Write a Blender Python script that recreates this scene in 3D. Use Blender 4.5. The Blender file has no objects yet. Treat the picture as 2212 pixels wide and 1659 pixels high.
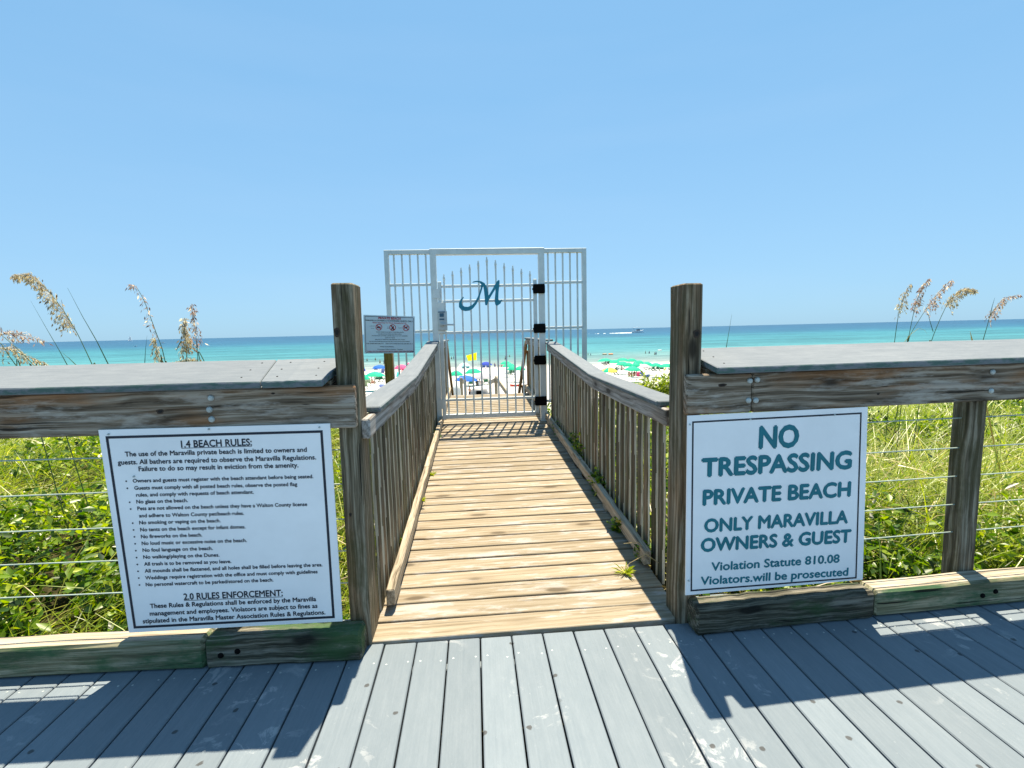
import bpy, bmesh, math, random
import numpy as np
from mathutils import Vector, Matrix
random.seed(7); RNG = np.random.default_rng(7)
S = bpy.context.scene
COL = S.collection
# ------------------------------------------------------------------ camera
F, CX, CY, EYE = 1050.0, 1106.0, 829.5, 1.386      # in pixels of a 2212 x 1659 picture, metres
psi, th, rho = math.radians(4.4), math.atan(114.5 / F), math.radians(1.36)
r0 = np.array([math.cos(psi), -math.sin(psi), 0]); f0 = np.array([math.sin(psi), math.cos(psi), 0]); zz = np.array([0, 0, 1.0])
FW = math.cos(th) * f0 - math.sin(th) * zz
u0 = math.cos(th) * zz + math.sin(th) * f0
RT = math.cos(rho) * r0 - math.sin(rho) * u0
UP = math.cos(rho) * u0 + math.sin(rho) * r0
EP = np.array([0, 0, EYE])
cam = bpy.data.cameras.new('camera'); camo = bpy.data.objects.new('camera', cam); COL.objects.link(camo)
cam.sensor_fit = 'HORIZONTAL'; cam.sensor_width = 36.0; cam.lens = 36.0 * F / 2212.0
cam.clip_start = 0.05; cam.clip_end = 60000
camo.matrix_world = Matrix(((RT[0], UP[0], -FW[0], 0), (RT[1], UP[1], -FW[1], 0), (RT[2], UP[2], -FW[2], EYE), (0, 0, 0, 1)))
S.camera = camo
# ------------------------------------------------------------------ sky and sun
SUN_EL, SUN_AZ = math.radians(70), math.radians(13)
W = bpy.data.worlds.new("World"); S.world = W; W.use_nodes = True
nt = W.node_tree; nt.nodes.clear()
sky = nt.nodes.new('ShaderNodeTexSky'); sky.sky_type = 'NISHITA'; sky.sun_disc = False
sky.sun_elevation = SUN_EL; sky.sun_rotation = SUN_AZ
sky.altitude = 0; sky.air_density = 1.0; sky.dust_density = 0.5; sky.ozone_density = 3.0
gm = nt.nodes.new('ShaderNodeGamma'); gm.inputs[1].default_value = 0.3          # flattens the clear sky's brightness range
hs = nt.nodes.new('ShaderNodeMix'); hs.data_type = 'RGBA'; hs.blend_type = 'MULTIPLY'; hs.inputs[0].default_value = 1.0; hs.inputs[7].default_value = (1.47, 2.65, 3.65, 1)
bg = nt.nodes.new('ShaderNodeBackground'); bg.inputs['Strength'].default_value = 0.0605
wo = nt.nodes.new('ShaderNodeOutputWorld')
nt.links.new(sky.outputs[0], gm.inputs[0]); nt.links.new(gm.outputs[0], hs.inputs[6]); 
tc = nt.nodes.new('ShaderNodeTexCoord'); mp = nt.nodes.new('ShaderNodeMapping'); mp.inputs['Scale'].default_value = (1.2, 1.2, 7.0); nz = nt.nodes.new('ShaderNodeTexNoise'); nz.inputs['Scale'].default_value = 1.6; nz.inputs['Detail'].default_value = 5
mr = nt.nodes.new('ShaderNodeMapRange'); mr.inputs['From Min'].default_value = 0.46; mr.inputs['From Max'].default_value = 0.72; mr.inputs['To Max'].default_value = 0.05
sx = nt.nodes.new('ShaderNodeSeparateXYZ'); lo = nt.nodes.new('ShaderNodeMapRange'); lo.inputs['From Min'].default_value = 0.42; lo.inputs['From Max'].default_value = 0.02; lo.inputs['To Max'].default_value = 0.22
ad = nt.nodes.new('ShaderNodeMath'); ad.operation = 'ADD'; cm = nt.nodes.new('ShaderNodeMix'); cm.data_type = 'RGBA'; cm.inputs[7].default_value = (4.4, 5.5, 6.9, 1)
nt.links.new(tc.outputs['Generated'], mp.inputs[0]); nt.links.new(mp.outputs[0], nz.inputs['Vector']); nt.links.new(nz.outputs['Fac'], mr.inputs['Value']); nt.links.new(tc.outputs['Generated'], sx.inputs[0]); nt.links.new(sx.outputs[2], lo.inputs['Value'])
nt.links.new(mr.outputs[0], ad.inputs[0]); nt.links.new(lo.outputs[0], ad.inputs[1]); nt.links.new(ad.outputs[0], cm.inputs[0]); nt.links.new(hs.outputs[2], cm.inputs[6]); nt.links.new(cm.outputs[2], bg.inputs['Color']); nt.links.new(bg.outputs[0], wo.inputs['Surface'])
sun = bpy.data.lights.new('sun', 'SUN'); sun.energy = 5.0; sun.angle = math.radians(0.5); sun.color = (1.0, 0.875, 0.67)
suno = bpy.data.objects.new('sun', sun); COL.objects.link(suno)
sd = Vector((math.sin(SUN_AZ) * math.cos(SUN_EL), math.cos(SUN_AZ) * math.cos(SUN_EL), math.sin(SUN_EL)))
suno.rotation_euler = sd.to_track_quat('Z', 'Y').to_euler(); suno.location = (5, 5, 30)
S.view_settings.view_transform = 'Standard'; S.view_settings.look = 'None'
S.view_settings.exposure = 1.3; S.view_settings.gamma = 1.0; S.view_settings.use_curve_mapping = False
# ------------------------------------------------------------------ from photo measurements to places
def ray(x, y): return (x - CX) / F * RT - (y - CY) / F * UP + FW
def onZ(x, y, z):
    d = ray(x, y); return EP + d * (z - EYE) / d[2]
def onY(x, y, Y):
    d = ray(x, y); return EP + d * Y / d[1]
def horizon(x): return 717.0 - (x - 1022.0) * 0.0238
# ------------------------------------------------------------------ object helpers
def tag(o, label=None, cat=None, group=None, kind=None):
    if label: o['label'] = label
    if cat: o['category'] = cat
    if group: o['group'] = group
    if kind: o['kind'] = kind
    return o
def empty(name, loc=(0, 0, 0), label=None, cat=None, group=None):
    o = bpy.data.objects.new(name, None); COL.objects.link(o); o.location = loc; o.empty_display_size = 0.1
    return tag(o, label, cat, group)
def kids(o): return [c for c in bpy.data.objects if c.parent is o]
def copy_tree(o, parent=None):
    c = o.copy(); COL.objects.link(c)
    if parent is not None: c.parent = parent
    for ch in kids(o): copy_tree(ch, c)
    return c
def unit(v):
    v = np.asarray(v, float); n = np.linalg.norm(v); return v / n if n > 1e-12 else v
class MB:
    def __init__(s): s.v = []; s.f = []; s.c = []; s.b = []; s.m = []
    def add(s, vs, fs, bc=None, bv=0.5, mi=0):
        n = len(s.v); vs = [tuple(map(float, p)) for p in vs]
        s.v += vs; s.c += [tuple(p) for p in (bc if bc is not None else vs)]
        s.b += [bv] * len(vs) if not isinstance(bv, (list, np.ndarray)) else list(bv)
        s.f += [tuple(i + n for i in f) for f in fs]; s.m += [mi] * len(fs)
    def board(s, p0, p1, w, t, up=(0, 0, 1), cut0=0.0, cut1=0.0, ch=0.004, seg=1, wob=0.0, bv=None, mi=0, rough=0.0):
        # a sawn board: axis p0-p1, width w sideways, thickness t along up, chamfered; cut = skew of the end over the width
        p0 = np.asarray(p0, float); p1 = np.asarray(p1, float); d = unit(p1 - p0); L = np.linalg.norm(p1 - p0)
        side = unit(np.cross(d, np.asarray(up, float))); upv = np.cross(side, d)
        o = np.array([random.uniform(-60, 60) for _ in range(3)])
        if bv is None: bv = random.random()
        xs = [(0, ch)] + [(ch, 0)] + [(L * k / seg, 0) for k in range(1, seg)] + [(L - ch, 0)] + [(L, ch)]
        vs = []; bc = []
        for i, (x, ins) in enumerate(xs):
            a = w / 2 - ins; b = t / 2 - ins; c = ch
            ring = [(-a + c, -b), (a - c, -b), (a, -b + c), (a, b - c), (a - c, b), (-a + c, b), (-a, b - c), (-a, -b + c)]
            wy = random.uniform(-wob, wob); wz = random.uniform(-wob, wob) * 0.5
            for (y, z) in ring:
                k = x / L
                xx = x + (1 - k) * cut0 * y / w + k * cut1 * y / w
                jy = random.uniform(-rough, rough); jz = random.uniform(-rough, rough)
                vs.append(p0 + d * xx + side * (y + wy + jy) + upv * (z + wz + jz)); bc.append((xx + o[0], y + o[1], z + o[2]))
        fs = []
        n = len(xs)
        for i in range(n - 1):
            for j in range(8):
                a = i * 8 + j; b = i * 8 + (j + 1) % 8
                fs.append((a, b, b + 8, a + 8))
        fs.append(tuple(range(7, -1, -1))); fs.append(tuple((n - 1) * 8 + j for j in range(8)))
        s.add(vs, fs, bc, bv, mi)
    def tube(s, pts, rad, n=8, mi=0, bv=None, cap=True):
        pts = [np.asarray(p, float) for p in pts]; m = len(pts)
        if not hasattr(rad, '__len__'): rad = [rad] * m
        if bv is None: bv = random.random()
        vs = []; prev = None
        for i in range(m):
            d = unit(pts[min(i + 1, m - 1)] - pts[max(i - 1, 0)])
            ref = prev if prev is not None else (np.array([0, 0, 1.0]) if abs(d[2]) < 0.9 else np.array([1.0, 0, 0]))
            a = unit(ref - d * ref.dot(d)); b = np.cross(d, a); prev = a
            for k in range(n):
                t = 2 * math.pi * k / n
                vs.append(pts[i] + rad[i] * (a * math.cos(t) + b * math.sin(t)))
        fs = [(i * n + k, i * n + (k + 1) % n, (i + 1) * n + (k + 1) % n, (i + 1) * n + k) for i in range(m - 1) for k in range(n)]
        if cap: fs += [tuple(range(n - 1, -1, -1)), tuple((m - 1) * n + k for k in range(n))]
        s.add(vs, fs, None, bv, mi)
    def lathe(s, c, prof, axis=(0, 0, 1), n=12, mi=0, bv=0.5, a0=0.0, a1=2 * math.pi):
        ax = unit(axis); ref = np.array([1.0, 0, 0]) if abs(ax[0]) < 0.9 else np.array([0, 1.0, 0])
        a = unit(ref - ax * ref.dot(ax)); b = np.cross(ax, a); c = np.asarray(c, float)
        full = abs(a1 - a0 - 2 * math.pi) < 1e-6; cols = n if full else n + 1
        vs = []; fs = []
        for (r, h) in prof:
            for k in range(cols):
                t = a0 + (a1 - a0) * k / n
                vs.append(c + ax * h + r * (a * math.cos(t) + b * math.sin(t)))
        for i in range(len(prof) - 1):
            for k in range(n):
                k2 = (k + 1) % cols
                fs.append((i * cols + k, i * cols + k2, (i + 1) * cols + k2, (i + 1) * cols + k))
        s.add(vs, fs, None, bv, mi)
    def slab(s, quad, back, mi=0, bv=0.5):
        # quad: four front corners; back: vector from the front to the back
        q = [np.asarray(p, float) for p in quad]; b = np.asarray(back, float)
        vs = q + [p + b for p in q]
        s.add(vs, [(0, 1, 2, 3), (7, 6, 5, 4), (0, 4, 5, 1), (1, 5, 6, 2), (2, 6, 7, 3), (3, 7, 4, 0)], None, bv, mi)
    def prism(s, pts, back, mi=0, bv=0.5):
        q = [np.asarray(p, float) for p in pts]; b = np.asarray(back, float); n = len(q)
        vs = q + [p + b for p in q]
        s.add(vs, [tuple(range(n)), tuple(range(2 * n - 1, n - 1, -1))] + [(i, i + n, (i + 1) % n + n, (i + 1) % n) for i in range(n)], None, bv, mi)
    def build(s, name, mats, parent=None, smooth=False, fix=False):
        off = Vector((0, 0, 0)); p = parent
        while p is not None: off += p.location; p = p.parent
        me = bpy.data.meshes.new(name)
        me.from_pydata([(v[0] - off.x, v[1] - off.y, v[2] - off.z) for v in s.v], [], s.f)
        if not isinstance(mats, (list, tuple)): mats = [mats]
        for m in mats: me.materials.append(m)
        if len(mats) > 1: me.polygons.foreach_set('material_index', s.m)
        a = me.attributes.new('bc', 'FLOAT_VECTOR', 'POINT'); a.data.foreach_set('vector', np.array(s.c, np.float32).ravel())
        a = me.attributes.new('bv', 'FLOAT', 'POINT'); a.data.foreach_set('value', np.array(s.b, np.float32))
        if smooth: me.polygons.foreach_set('use_smooth', [True] * len(me.polygons))
        if fix:
            bm = bmesh.new(); bm.from_mesh(me); bmesh.ops.recalc_face_normals(bm, faces=bm.faces[:]); bm.to_mesh(me); bm.free()
        me.update()
        o = bpy.data.objects.new(name, me); COL.objects.link(o)
        if parent is not None: o.parent = parent
        return o
# ------------------------------------------------------------------ materials
def srgb(r, g, b): return tuple(((c / 255 / 12.92) if c / 255 <= 0.04045 else ((c / 255 + 0.055) / 1.055) ** 2.4) for c in (r, g, b)) + (1.0,)
class NT:
    def __init__(s, name):
        s.m = bpy.data.materials.new(name); s.m.use_nodes = True; s.t = s.m.node_tree; s.n = s.t.nodes; s.l = s.t.links
        s.p = s.n['Principled BSDF']
    def node(s, typ, **kw):
        n = s.n.new(typ)
        for k, v in kw.items():
            if k.startswith('i_'): n.inputs[k[2:].replace('_', ' ')].default_value = v
            else: setattr(n, k, v)
        return n
    def link(s, a, b): s.l.new(a, b)
    def attr(s, name): return s.node('ShaderNodeAttribute', attribute_name=name)
    def math(s, op, a, b=None, clamp=False):
        n = s.node('ShaderNodeMath', operation=op, use_clamp=clamp)
        for i, v in enumerate((a, b)):
            if v is None: continue
            if isinstance(v, (int, float)): n.inputs[i].default_value = v
            else: s.link(v, n.inputs[i])
        return n.outputs[0]
    def mapping(s, vec, sc, loc=(0, 0, 0)):
        n = s.node('ShaderNodeMapping'); n.inputs['Scale'].default_value = sc; n.inputs['Location'].default_value = loc; s.link(vec, n.inputs['Vector']); return n.outputs[0]
    def noise(s, vec, scale, detail=4, rough=0.6, dist=0.0):
        n = s.node('ShaderNodeTexNoise'); n.inputs['Scale'].default_value = scale; n.inputs['Detail'].default_value = detail; n.inputs['Roughness'].default_value = rough; n.inputs['Distortion'].default_value = dist
        if vec is not None: s.link(vec, n.inputs['Vector'])
        return n.outputs['Fac']
    def ramp(s, fac, stops, interp='LINEAR'):
        n = s.node('ShaderNodeValToRGB'); cr = n.color_ramp; cr.interpolation = interp
        while len(cr.elements) < len(stops): cr.elements.new(0.5)
        for e, (p, c) in zip(cr.elements, stops):
            e.position = p; e.color = c if len(c) == 4 else tuple(c) + (1.0,)
        s.link(fac, n.inputs['Fac']); return n.outputs['Color']
    def step(s, fac, lo, hi):
        n = s.node('ShaderNodeMapRange', interpolation_type='SMOOTHSTEP'); s.link(fac, n.inputs['Value']); n.inputs['From Min'].default_value = lo; n.inputs['From Max'].default_value = hi; return n.outputs['Result']
    def mix(s, fac, a, b, mode='MIX'):
        n = s.node('ShaderNodeMix', data_type='RGBA', blend_type=mode)
        for i, v in ((0, fac), (6, a), (7, b)):
            if isinstance(v, (int, float)): n.inputs[i].default_value = v
            elif isinstance(v, tuple): n.inputs[i].default_value = v
            else: s.link(v, n.inputs[i])
        return n.outputs[2]
    def bump(s, h, strength=0.3, dist=0.002):
        n = s.node('ShaderNodeBump'); n.inputs['Strength'].default_value = strength; n.inputs['Distance'].default_value = dist; s.link(h, n.inputs['Height']); s.link(n.outputs[0], s.p.inputs['Normal']); return n
def L(c): return tuple(c) + (1.0,)
def wood(name, dark, mid, light, warm=None, warm_amt=0.0, bleach=None, bleach_amt=0.0, moss=None, moss_amt=0.0, ring=0.5, rough=0.85, tint=0.35, knots=True, bump=0.5, crack=0.6):
    t = NT(name); bc = t.attr('bc').outputs['Vector']; bv = t.attr('bv').outputs['Fac']
    warp = t.noise(t.mapping(bc, (1.6, 5, 5)), 1.0, 2)
    comb = t.node('ShaderNodeCombineXYZ'); w2 = t.math('MULTIPLY', t.math('SUBTRACT', warp, 0.5), 0.045); t.link(w2, comb.inputs[1]); t.link(w2, comb.inputs[2])
    va = t.node('ShaderNodeVectorMath', operation='ADD'); t.link(bc, va.inputs[0]); t.link(comb.outputs[0], va.inputs[1]); v = va.outputs[0]
    fine = t.noise(t.mapping(v, (3.5, 160, 160)), 1.0, 5, 0.65)
    wide = t.noise(t.mapping(v, (1.1, 34, 34)), 1.0, 4, 0.55)
    wv = t.node('ShaderNodeTexWave', wave_type='BANDS', bands_direction='DIAGONAL'); wv.inputs['Scale'].default_value = 1.0; wv.inputs['Distortion'].default_value = 5.0; wv.inputs['Detail'].default_value = 2.0; wv.inputs['Detail Scale'].default_value = 0.6
    t.link(t.mapping(v, (0.35, 17, 17)), wv.inputs['Vector'])
    fac = t.math('ADD', t.math('MULTIPLY', fine, 0.55), t.math('ADD', t.math('MULTIPLY', wide, 0.45 - 0.09 * ring), t.math('MULTIPLY', wv.outputs['Fac'], 0.13 * ring)))
    col = t.ramp(fac, [(0.34, L(dark)), (0.50, L(mid)), (0.66, L(light))])
    patch = t.noise(t.mapping(bc, (1.3, 7, 7)), 1.0, 4, 0.6)
    if warm is not None:
        col = t.mix(t.math('MULTIPLY', t.step(patch, 0.48, 0.66), warm_amt), col, t.mix(t.step(fac, 0.35, 0.7), L(tuple(0.45 * c for c in warm)), L(warm)))
    if bleach is not None:
        pb = t.noise(t.mapping(bc, (3.0, 14, 14)), 1.0, 6, 0.7)
        col = t.mix(t.math('MULTIPLY', t.step(pb, 0.50, 0.64), bleach_amt), col, L(bleach))
    if moss is not None:
        pm = t.noise(t.mapping(bc, (2.2, 6, 6)), 1.0, 6, 0.7)
        col = t.mix(t.math('MULTIPLY', t.step(pm, 0.44, 0.62), moss_amt), col, L(moss))
    if knots:
        vo = t.node('ShaderNodeTexVoronoi', voronoi_dimensions='3D', feature='F1'); vo.inputs['Scale'].default_value = 1.0; vo.inputs['Randomness'].default_value = 1.0
        t.link(t.mapping(v, (2.2, 6.5, 6.5)), vo.inputs['Vector'])
        kn = t.step(vo.outputs['Distance'], 0.17, 0.09); kh = t.step(vo.outputs['Distance'], 0.36, 0.16)
        col = t.mix(t.math('MULTIPLY', kh, 0.35), col, L(dark)); col = t.mix(t.math('MULTIPLY', kn, 0.85), col, L(tuple(0.5 * c for c in dark)))
    cr = t.noise(t.mapping(v, (1.4, 75, 75), (9, 3, 5)), 1.0, 3, 0.5)
    ck = t.step(cr, 0.335, 0.295)
    col = t.mix(t.math('MULTIPLY', ck, crack), col, L(tuple(0.22 * c for c in dark)))
    tn = t.node('ShaderNodeHueSaturation'); t.link(col, tn.inputs['Color'])
    t.link(t.math('ADD', t.math('MULTIPLY', bv, tint), 1.0 - tint / 2), tn.inputs['Value'])
    t.link(tn.outputs[0], t.p.inputs['Base Color']); t.p.inputs['Roughness'].default_value = rough; t.p.inputs['Specular IOR Level'].default_value = 0.25
    h = t.math('SUBTRACT', fac, t.math('MULTIPLY', ck, 0.6)); t.bump(h, bump, 0.004)
    return t.m
M = {}
M['rail_wood'] = wood('weathered_rail_wood', (0.030, 0.021, 0.014), (0.165, 0.128, 0.092), (0.37, 0.32, 0.26), warm=(0.33, 0.15, 0.055), warm_amt=0.75, bleach=(0.60, 0.57, 0.52), bleach_amt=0.35, ring=1.0, tint=0.25, crack=0.8)
M['post_wood'] = wood('weathered_post_wood', (0.026, 0.020, 0.013), (0.135, 0.110, 0.074), (0.35, 0.31, 0.235), warm=(0.26, 0.14, 0.06), warm_amt=0.55, moss=(0.045, 0.042, 0.012), moss_amt=0.6, ring=0.8, tint=0.2, crack=0.95)
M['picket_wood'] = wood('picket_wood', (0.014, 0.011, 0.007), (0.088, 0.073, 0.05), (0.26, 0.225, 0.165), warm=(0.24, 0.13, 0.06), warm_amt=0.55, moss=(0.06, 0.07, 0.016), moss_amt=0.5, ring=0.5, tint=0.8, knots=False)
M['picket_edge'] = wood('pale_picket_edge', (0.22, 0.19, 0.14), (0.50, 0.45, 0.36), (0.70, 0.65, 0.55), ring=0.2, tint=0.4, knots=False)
M['grey_wood'] = wood('silver_grey_wood', (0.07, 0.062, 0.055), (0.27, 0.26, 0.245), (0.46, 0.45, 0.44), warm=(0.30, 0.19, 0.11), warm_amt=0.5, ring=0.9, tint=0.2)
M['kerb_pale'] = wood('pale_kerb_wood', (0.09, 0.07, 0.045), (0.32, 0.27, 0.20), (0.50, 0.45, 0.36), ring=0.6, tint=0.2, knots=False, crack=0.85)
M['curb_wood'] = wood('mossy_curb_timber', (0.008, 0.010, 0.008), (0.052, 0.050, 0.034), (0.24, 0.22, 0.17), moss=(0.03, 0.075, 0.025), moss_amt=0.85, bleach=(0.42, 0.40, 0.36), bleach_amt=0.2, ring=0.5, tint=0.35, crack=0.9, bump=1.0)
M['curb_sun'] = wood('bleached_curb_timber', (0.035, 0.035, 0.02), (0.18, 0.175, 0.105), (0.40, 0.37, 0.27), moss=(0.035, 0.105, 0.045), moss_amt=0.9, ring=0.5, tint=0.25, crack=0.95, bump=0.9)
M['ramp_wood'] = wood('sun_bleached_ramp_planks', (0.160, 0.122, 0.078), (0.245, 0.203, 0.142), (0.30, 0.262, 0.20), bleach=(0.37, 0.36, 0.35), bleach_amt=0.75, ring=0.9, tint=0.22, crack=0.4, bump=0.45)
M['stake_wood'] = wood('treated_yellow_post_wood', (0.08, 0.045, 0.008), (0.22, 0.14, 0.03), (0.34, 0.24, 0.07), ring=0.8, tint=0.1)
M['brown_wood'] = wood('brown_stair_rail_wood', (0.06, 0.03, 0.012), (0.22, 0.12, 0.05), (0.38, 0.24, 0.12), ring=0.8, tint=0.3)
def composite(name, base, var, speck, edge=None, stain=0.0, spots=0.0):
    t = NT(name); bc = t.attr('bc').outputs['Vector']; bv = t.attr('bv').outputs['Fac']
    geo = t.node('ShaderNodeNewGeometry').outputs['Position']
    f1 = t.noise(t.mapping(bc, (9, 30, 30)), 1.0, 6, 0.7); f2 = t.noise(t.mapping(bc, (60, 190, 190)), 1.0, 3, 0.7); f3 = t.noise(t.mapping(geo, (1, 1, 1)), 1.1, 5, 0.6); f4 = t.noise(t.mapping(bc, (2.5, 130, 130)), 1.0, 3, 0.6)
    fac = t.math('ADD', t.math('MULTIPLY', f1, 0.35), t.math('ADD', t.math('ADD', t.math('MULTIPLY', f2, 0.15), t.math('MULTIPLY', f4, 0.25)), t.math('MULTIPLY', f3, 0.25)))
    col = t.ramp(fac, [(0.32, L(tuple(b - v for b, v in zip(base, var)))), (0.5, L(base)), (0.66, L(tuple(b + v for b, v in zip(base, var))))])
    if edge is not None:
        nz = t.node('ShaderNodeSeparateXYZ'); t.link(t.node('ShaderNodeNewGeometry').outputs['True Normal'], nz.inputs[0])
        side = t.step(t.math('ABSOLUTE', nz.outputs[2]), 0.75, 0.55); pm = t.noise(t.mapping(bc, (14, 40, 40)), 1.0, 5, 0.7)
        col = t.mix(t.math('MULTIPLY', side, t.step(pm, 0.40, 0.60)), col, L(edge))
    if stain > 0:
        msk = t.step(t.noise(geo, 1.7, 2, 0.5), 0.50, 0.62); n1 = t.noise(geo, 9.0, 7, 0.72, 0.8)
        col = t.mix(t.math('MULTIPLY', t.math('MULTIPLY', msk, t.step(n1, 0.555, 0.62)), stain), col, (0.42, 0.43, 0.44, 1))
        n2 = t.noise(geo, 38.0, 4, 0.7); col = t.mix(t.math('MULTIPLY', t.step(n2, 0.68, 0.73), stain * 0.6), col, (0.40, 0.41, 0.42, 1))
    if spots > 0:
        vo = t.node('ShaderNodeTexVoronoi', voronoi_dimensions='2D'); vo.inputs['Scale'].default_value = 6.5; t.link(geo, vo.inputs['Vector'])
        ed = t.math('ADD', vo.outputs['Distance'], t.math('MULTIPLY', t.noise(geo, 60, 2), 0.10)); pick = t.node('ShaderNodeSeparateColor'); t.link(vo.outputs['Color'], pick.inputs[0])
        col = t.mix(t.math('MULTIPLY', t.math('MULTIPLY', t.step(ed, 0.125, 0.095), t.step(pick.outputs[0], 0.80, 0.82)), spots), col, (0.04, 0.038, 0.036, 1))
    tn = t.node('ShaderNodeHueSaturation'); t.link(col, tn.inputs['Color']); t.link(t.math('ADD', t.math('MULTIPLY', bv, 0.18), 0.91), tn.inputs['Value'])
    t.link(tn.outputs[0], t.p.inputs['Base Color']); t.p.inputs['Roughness'].default_value = 0.8; t.p.inputs['Specular IOR Level'].default_value = 0.25
    t.bump(t.math('ADD', f2, t.math('ADD', f1, f4)), 0.35, 0.0018)
    return t.m
M['deck'] = composite('grey_composite_deck', (0.152, 0.185, 0.214), (0.026, 0.026, 0.026), 0.3, stain=0.5, spots=0.8)
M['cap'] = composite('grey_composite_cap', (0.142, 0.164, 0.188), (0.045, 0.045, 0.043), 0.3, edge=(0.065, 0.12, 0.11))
def plain(name, col, rough=0.5, metal=0.0, var=0.15, scale=6.0, bump=0.0, spec=0.5):
    t = NT(name); geo = t.node('ShaderNodeTexCoord').outputs['Object']
    n = t.noise(geo, scale, 5, 0.65)
    c0 = tuple(max(0, c * (1 - var)) for c in col); c1 = tuple(min(1, c * (1 + var)) for c in col)
    t.link(t.ramp(n, [(0.3, L(c0)), (0.7, L(c1))]), t.p.inputs['Base Color'])
    t.p.inputs['Roughness'].default_value = rough; t.p.inputs['Metallic'].default_value = metal; t.p.inputs['Specular IOR Level'].default_value = spec
    if bump: t.bump(t.noise(geo, scale * 8, 3), bump, 0.002)
    return t.m
M['gate_paint'] = plain('white_gate_paint', (0.62, 0.67, 0.67), 0.45, 0, 0.10, 9)
M['black'] = plain('black_plastic', (0.004, 0.004, 0.004), 0.9, 0, 0.3, 30, spec=0.1)
M['teal'] = plain('teal_emblem_paint', (0.002, 0.19, 0.28), 0.45, 0, 0.1, 5)
M['teal_ink'] = plain('teal_sign_ink', (0.0, 0.155, 0.205), 0.6, 0, 0.12, 12)
M['navy_ink'] = plain('navy_sign_ink', (0.008, 0.013, 0.028), 0.6, 0, 0.2, 12)
M['red_ink'] = plain('red_sign_ink', (0.50, 0.02, 0.04), 0.6, 0, 0.15, 12)
M['sign_white'] = plain('white_sign_plastic', (0.88, 0.89, 0.91), 0.4, 0, 0.05, 3.5)
M['sign_grey'] = plain('pale_sign_plastic', (0.60, 0.68, 0.74), 0.45, 0, 0.05, 3)
M['steel'] = plain('galvanised_steel', (0.42, 0.47, 0.47), 0.5, 0.4, 0.25, 60)
M['cable'] = plain('cable_steel', (0.36, 0.44, 0.39), 0.5, 0.1, 0.2, 20)
M['lock'] = plain('brushed_lock_metal', (0.42, 0.46, 0.47), 0.4, 0.3, 0.1, 20)
M['lock_blue'] = plain('blue_keypad', (0.03, 0.10, 0.16), 0.5, 0, 0.3, 80)
# ground, sea
t = NT('ground_sand'); geo = t.node('ShaderNodeNewGeometry').outputs['Position']; sp = t.node('ShaderNodeSeparateXYZ'); t.link(geo, sp.inputs[0])
n1 = t.noise(geo, 0.5, 6, 0.65); n2 = t.noise(geo, 14, 5, 0.7); n3 = t.noise(geo, 2.5, 5, 0.6)
sand = t.ramp(n3, [(0.3, (0.45, 0.43, 0.41, 1)), (0.7, (0.56, 0.55, 0.55, 1))]); soil = t.ramp(n2, [(0.3, (0.012, 0.012, 0.004, 1)), (0.55, (0.04, 0.035, 0.014, 1)), (0.78, (0.15, 0.12, 0.06, 1))])
yv = t.math('ADD', sp.outputs[1], t.math('MULTIPLY', n1, 6.0)); fs = t.step(yv, 13.5, 17.0)
wet = t.step(t.math('ADD', sp.outputs[1], t.math('MULTIPLY', t.noise(geo, 0.08, 4), 5.0)), 114, 119.5)
col = t.mix(t.math('MULTIPLY', wet, 0.35), t.mix(fs, soil, sand), (0.27, 0.26, 0.23, 1)); t.link(col, t.p.inputs['Base Color']); t.p.inputs['Roughness'].default_value = 0.95; t.p.inputs['Specular IOR Level'].default_value = 0.1
t.bump(t.math('ADD', n3, t.math('MULTIPLY', n2, 0.4)), 0.9, 0.10); M['sand'] = t.m
t = NT('sea_water'); geo = t.node('ShaderNodeNewGeometry').outputs['Position']; sp = t.node('ShaderNodeSeparateXYZ'); t.link(geo, sp.inputs[0])
big = t.noise(t.mapping(geo, (0.006, 0.03, 1)), 1.0, 5, 0.6); mid = t.noise(t.mapping(geo, (0.04, 0.16, 1)), 1.0, 5, 0.65); sml = t.noise(t.mapping(geo, (0.25, 0.8, 1)), 1.0, 5, 0.65)
yy = t.math('MULTIPLY', sp.outputs[1], t.math('ADD', 0.80, t.math('MULTIPLY', big, 0.40)))
fac = t.math('DIVIDE', 119.0, yy, True)
cA = t.ramp(fac, [(0.00, (0.0122, 0.0593, 0.1216, 1)), (0.10, (0.0129, 0.0669, 0.1307, 1)), (0.19, (0.0144, 0.0836, 0.1444, 1)), (0.29, (0.0289, 0.1444, 0.1763, 1)), (0.42, (0.0350, 0.1520, 0.1763, 1)), (0.60, (0.0471, 0.1710, 0.1839, 1)), (0.76, (0.0874, 0.2014, 0.1938, 1)), (0.86, (0.1672, 0.2356, 0.2166, 1)), (1.00, (0.2280, 0.2508, 0.2280, 1))])
wavefac = t.math('ADD', t.math('MULTIPLY', mid, 0.5), t.math('MULTIPLY', sml, 0.5))
swl = t.noise(t.mapping(geo, (0.010, 0.050, 1), (3, 8, 0)), 1.0, 4, 0.6)
dk = t.node('ShaderNodeHueSaturation'); t.link(cA, dk.inputs['Color']); t.link(t.math('ADD', 0.46, t.math('ADD', t.math('MULTIPLY', t.step(wavefac, 0.36, 0.60), 0.55), t.math('MULTIPLY', t.step(swl, 0.36, 0.62), 0.42))), dk.inputs['Value'])
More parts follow.
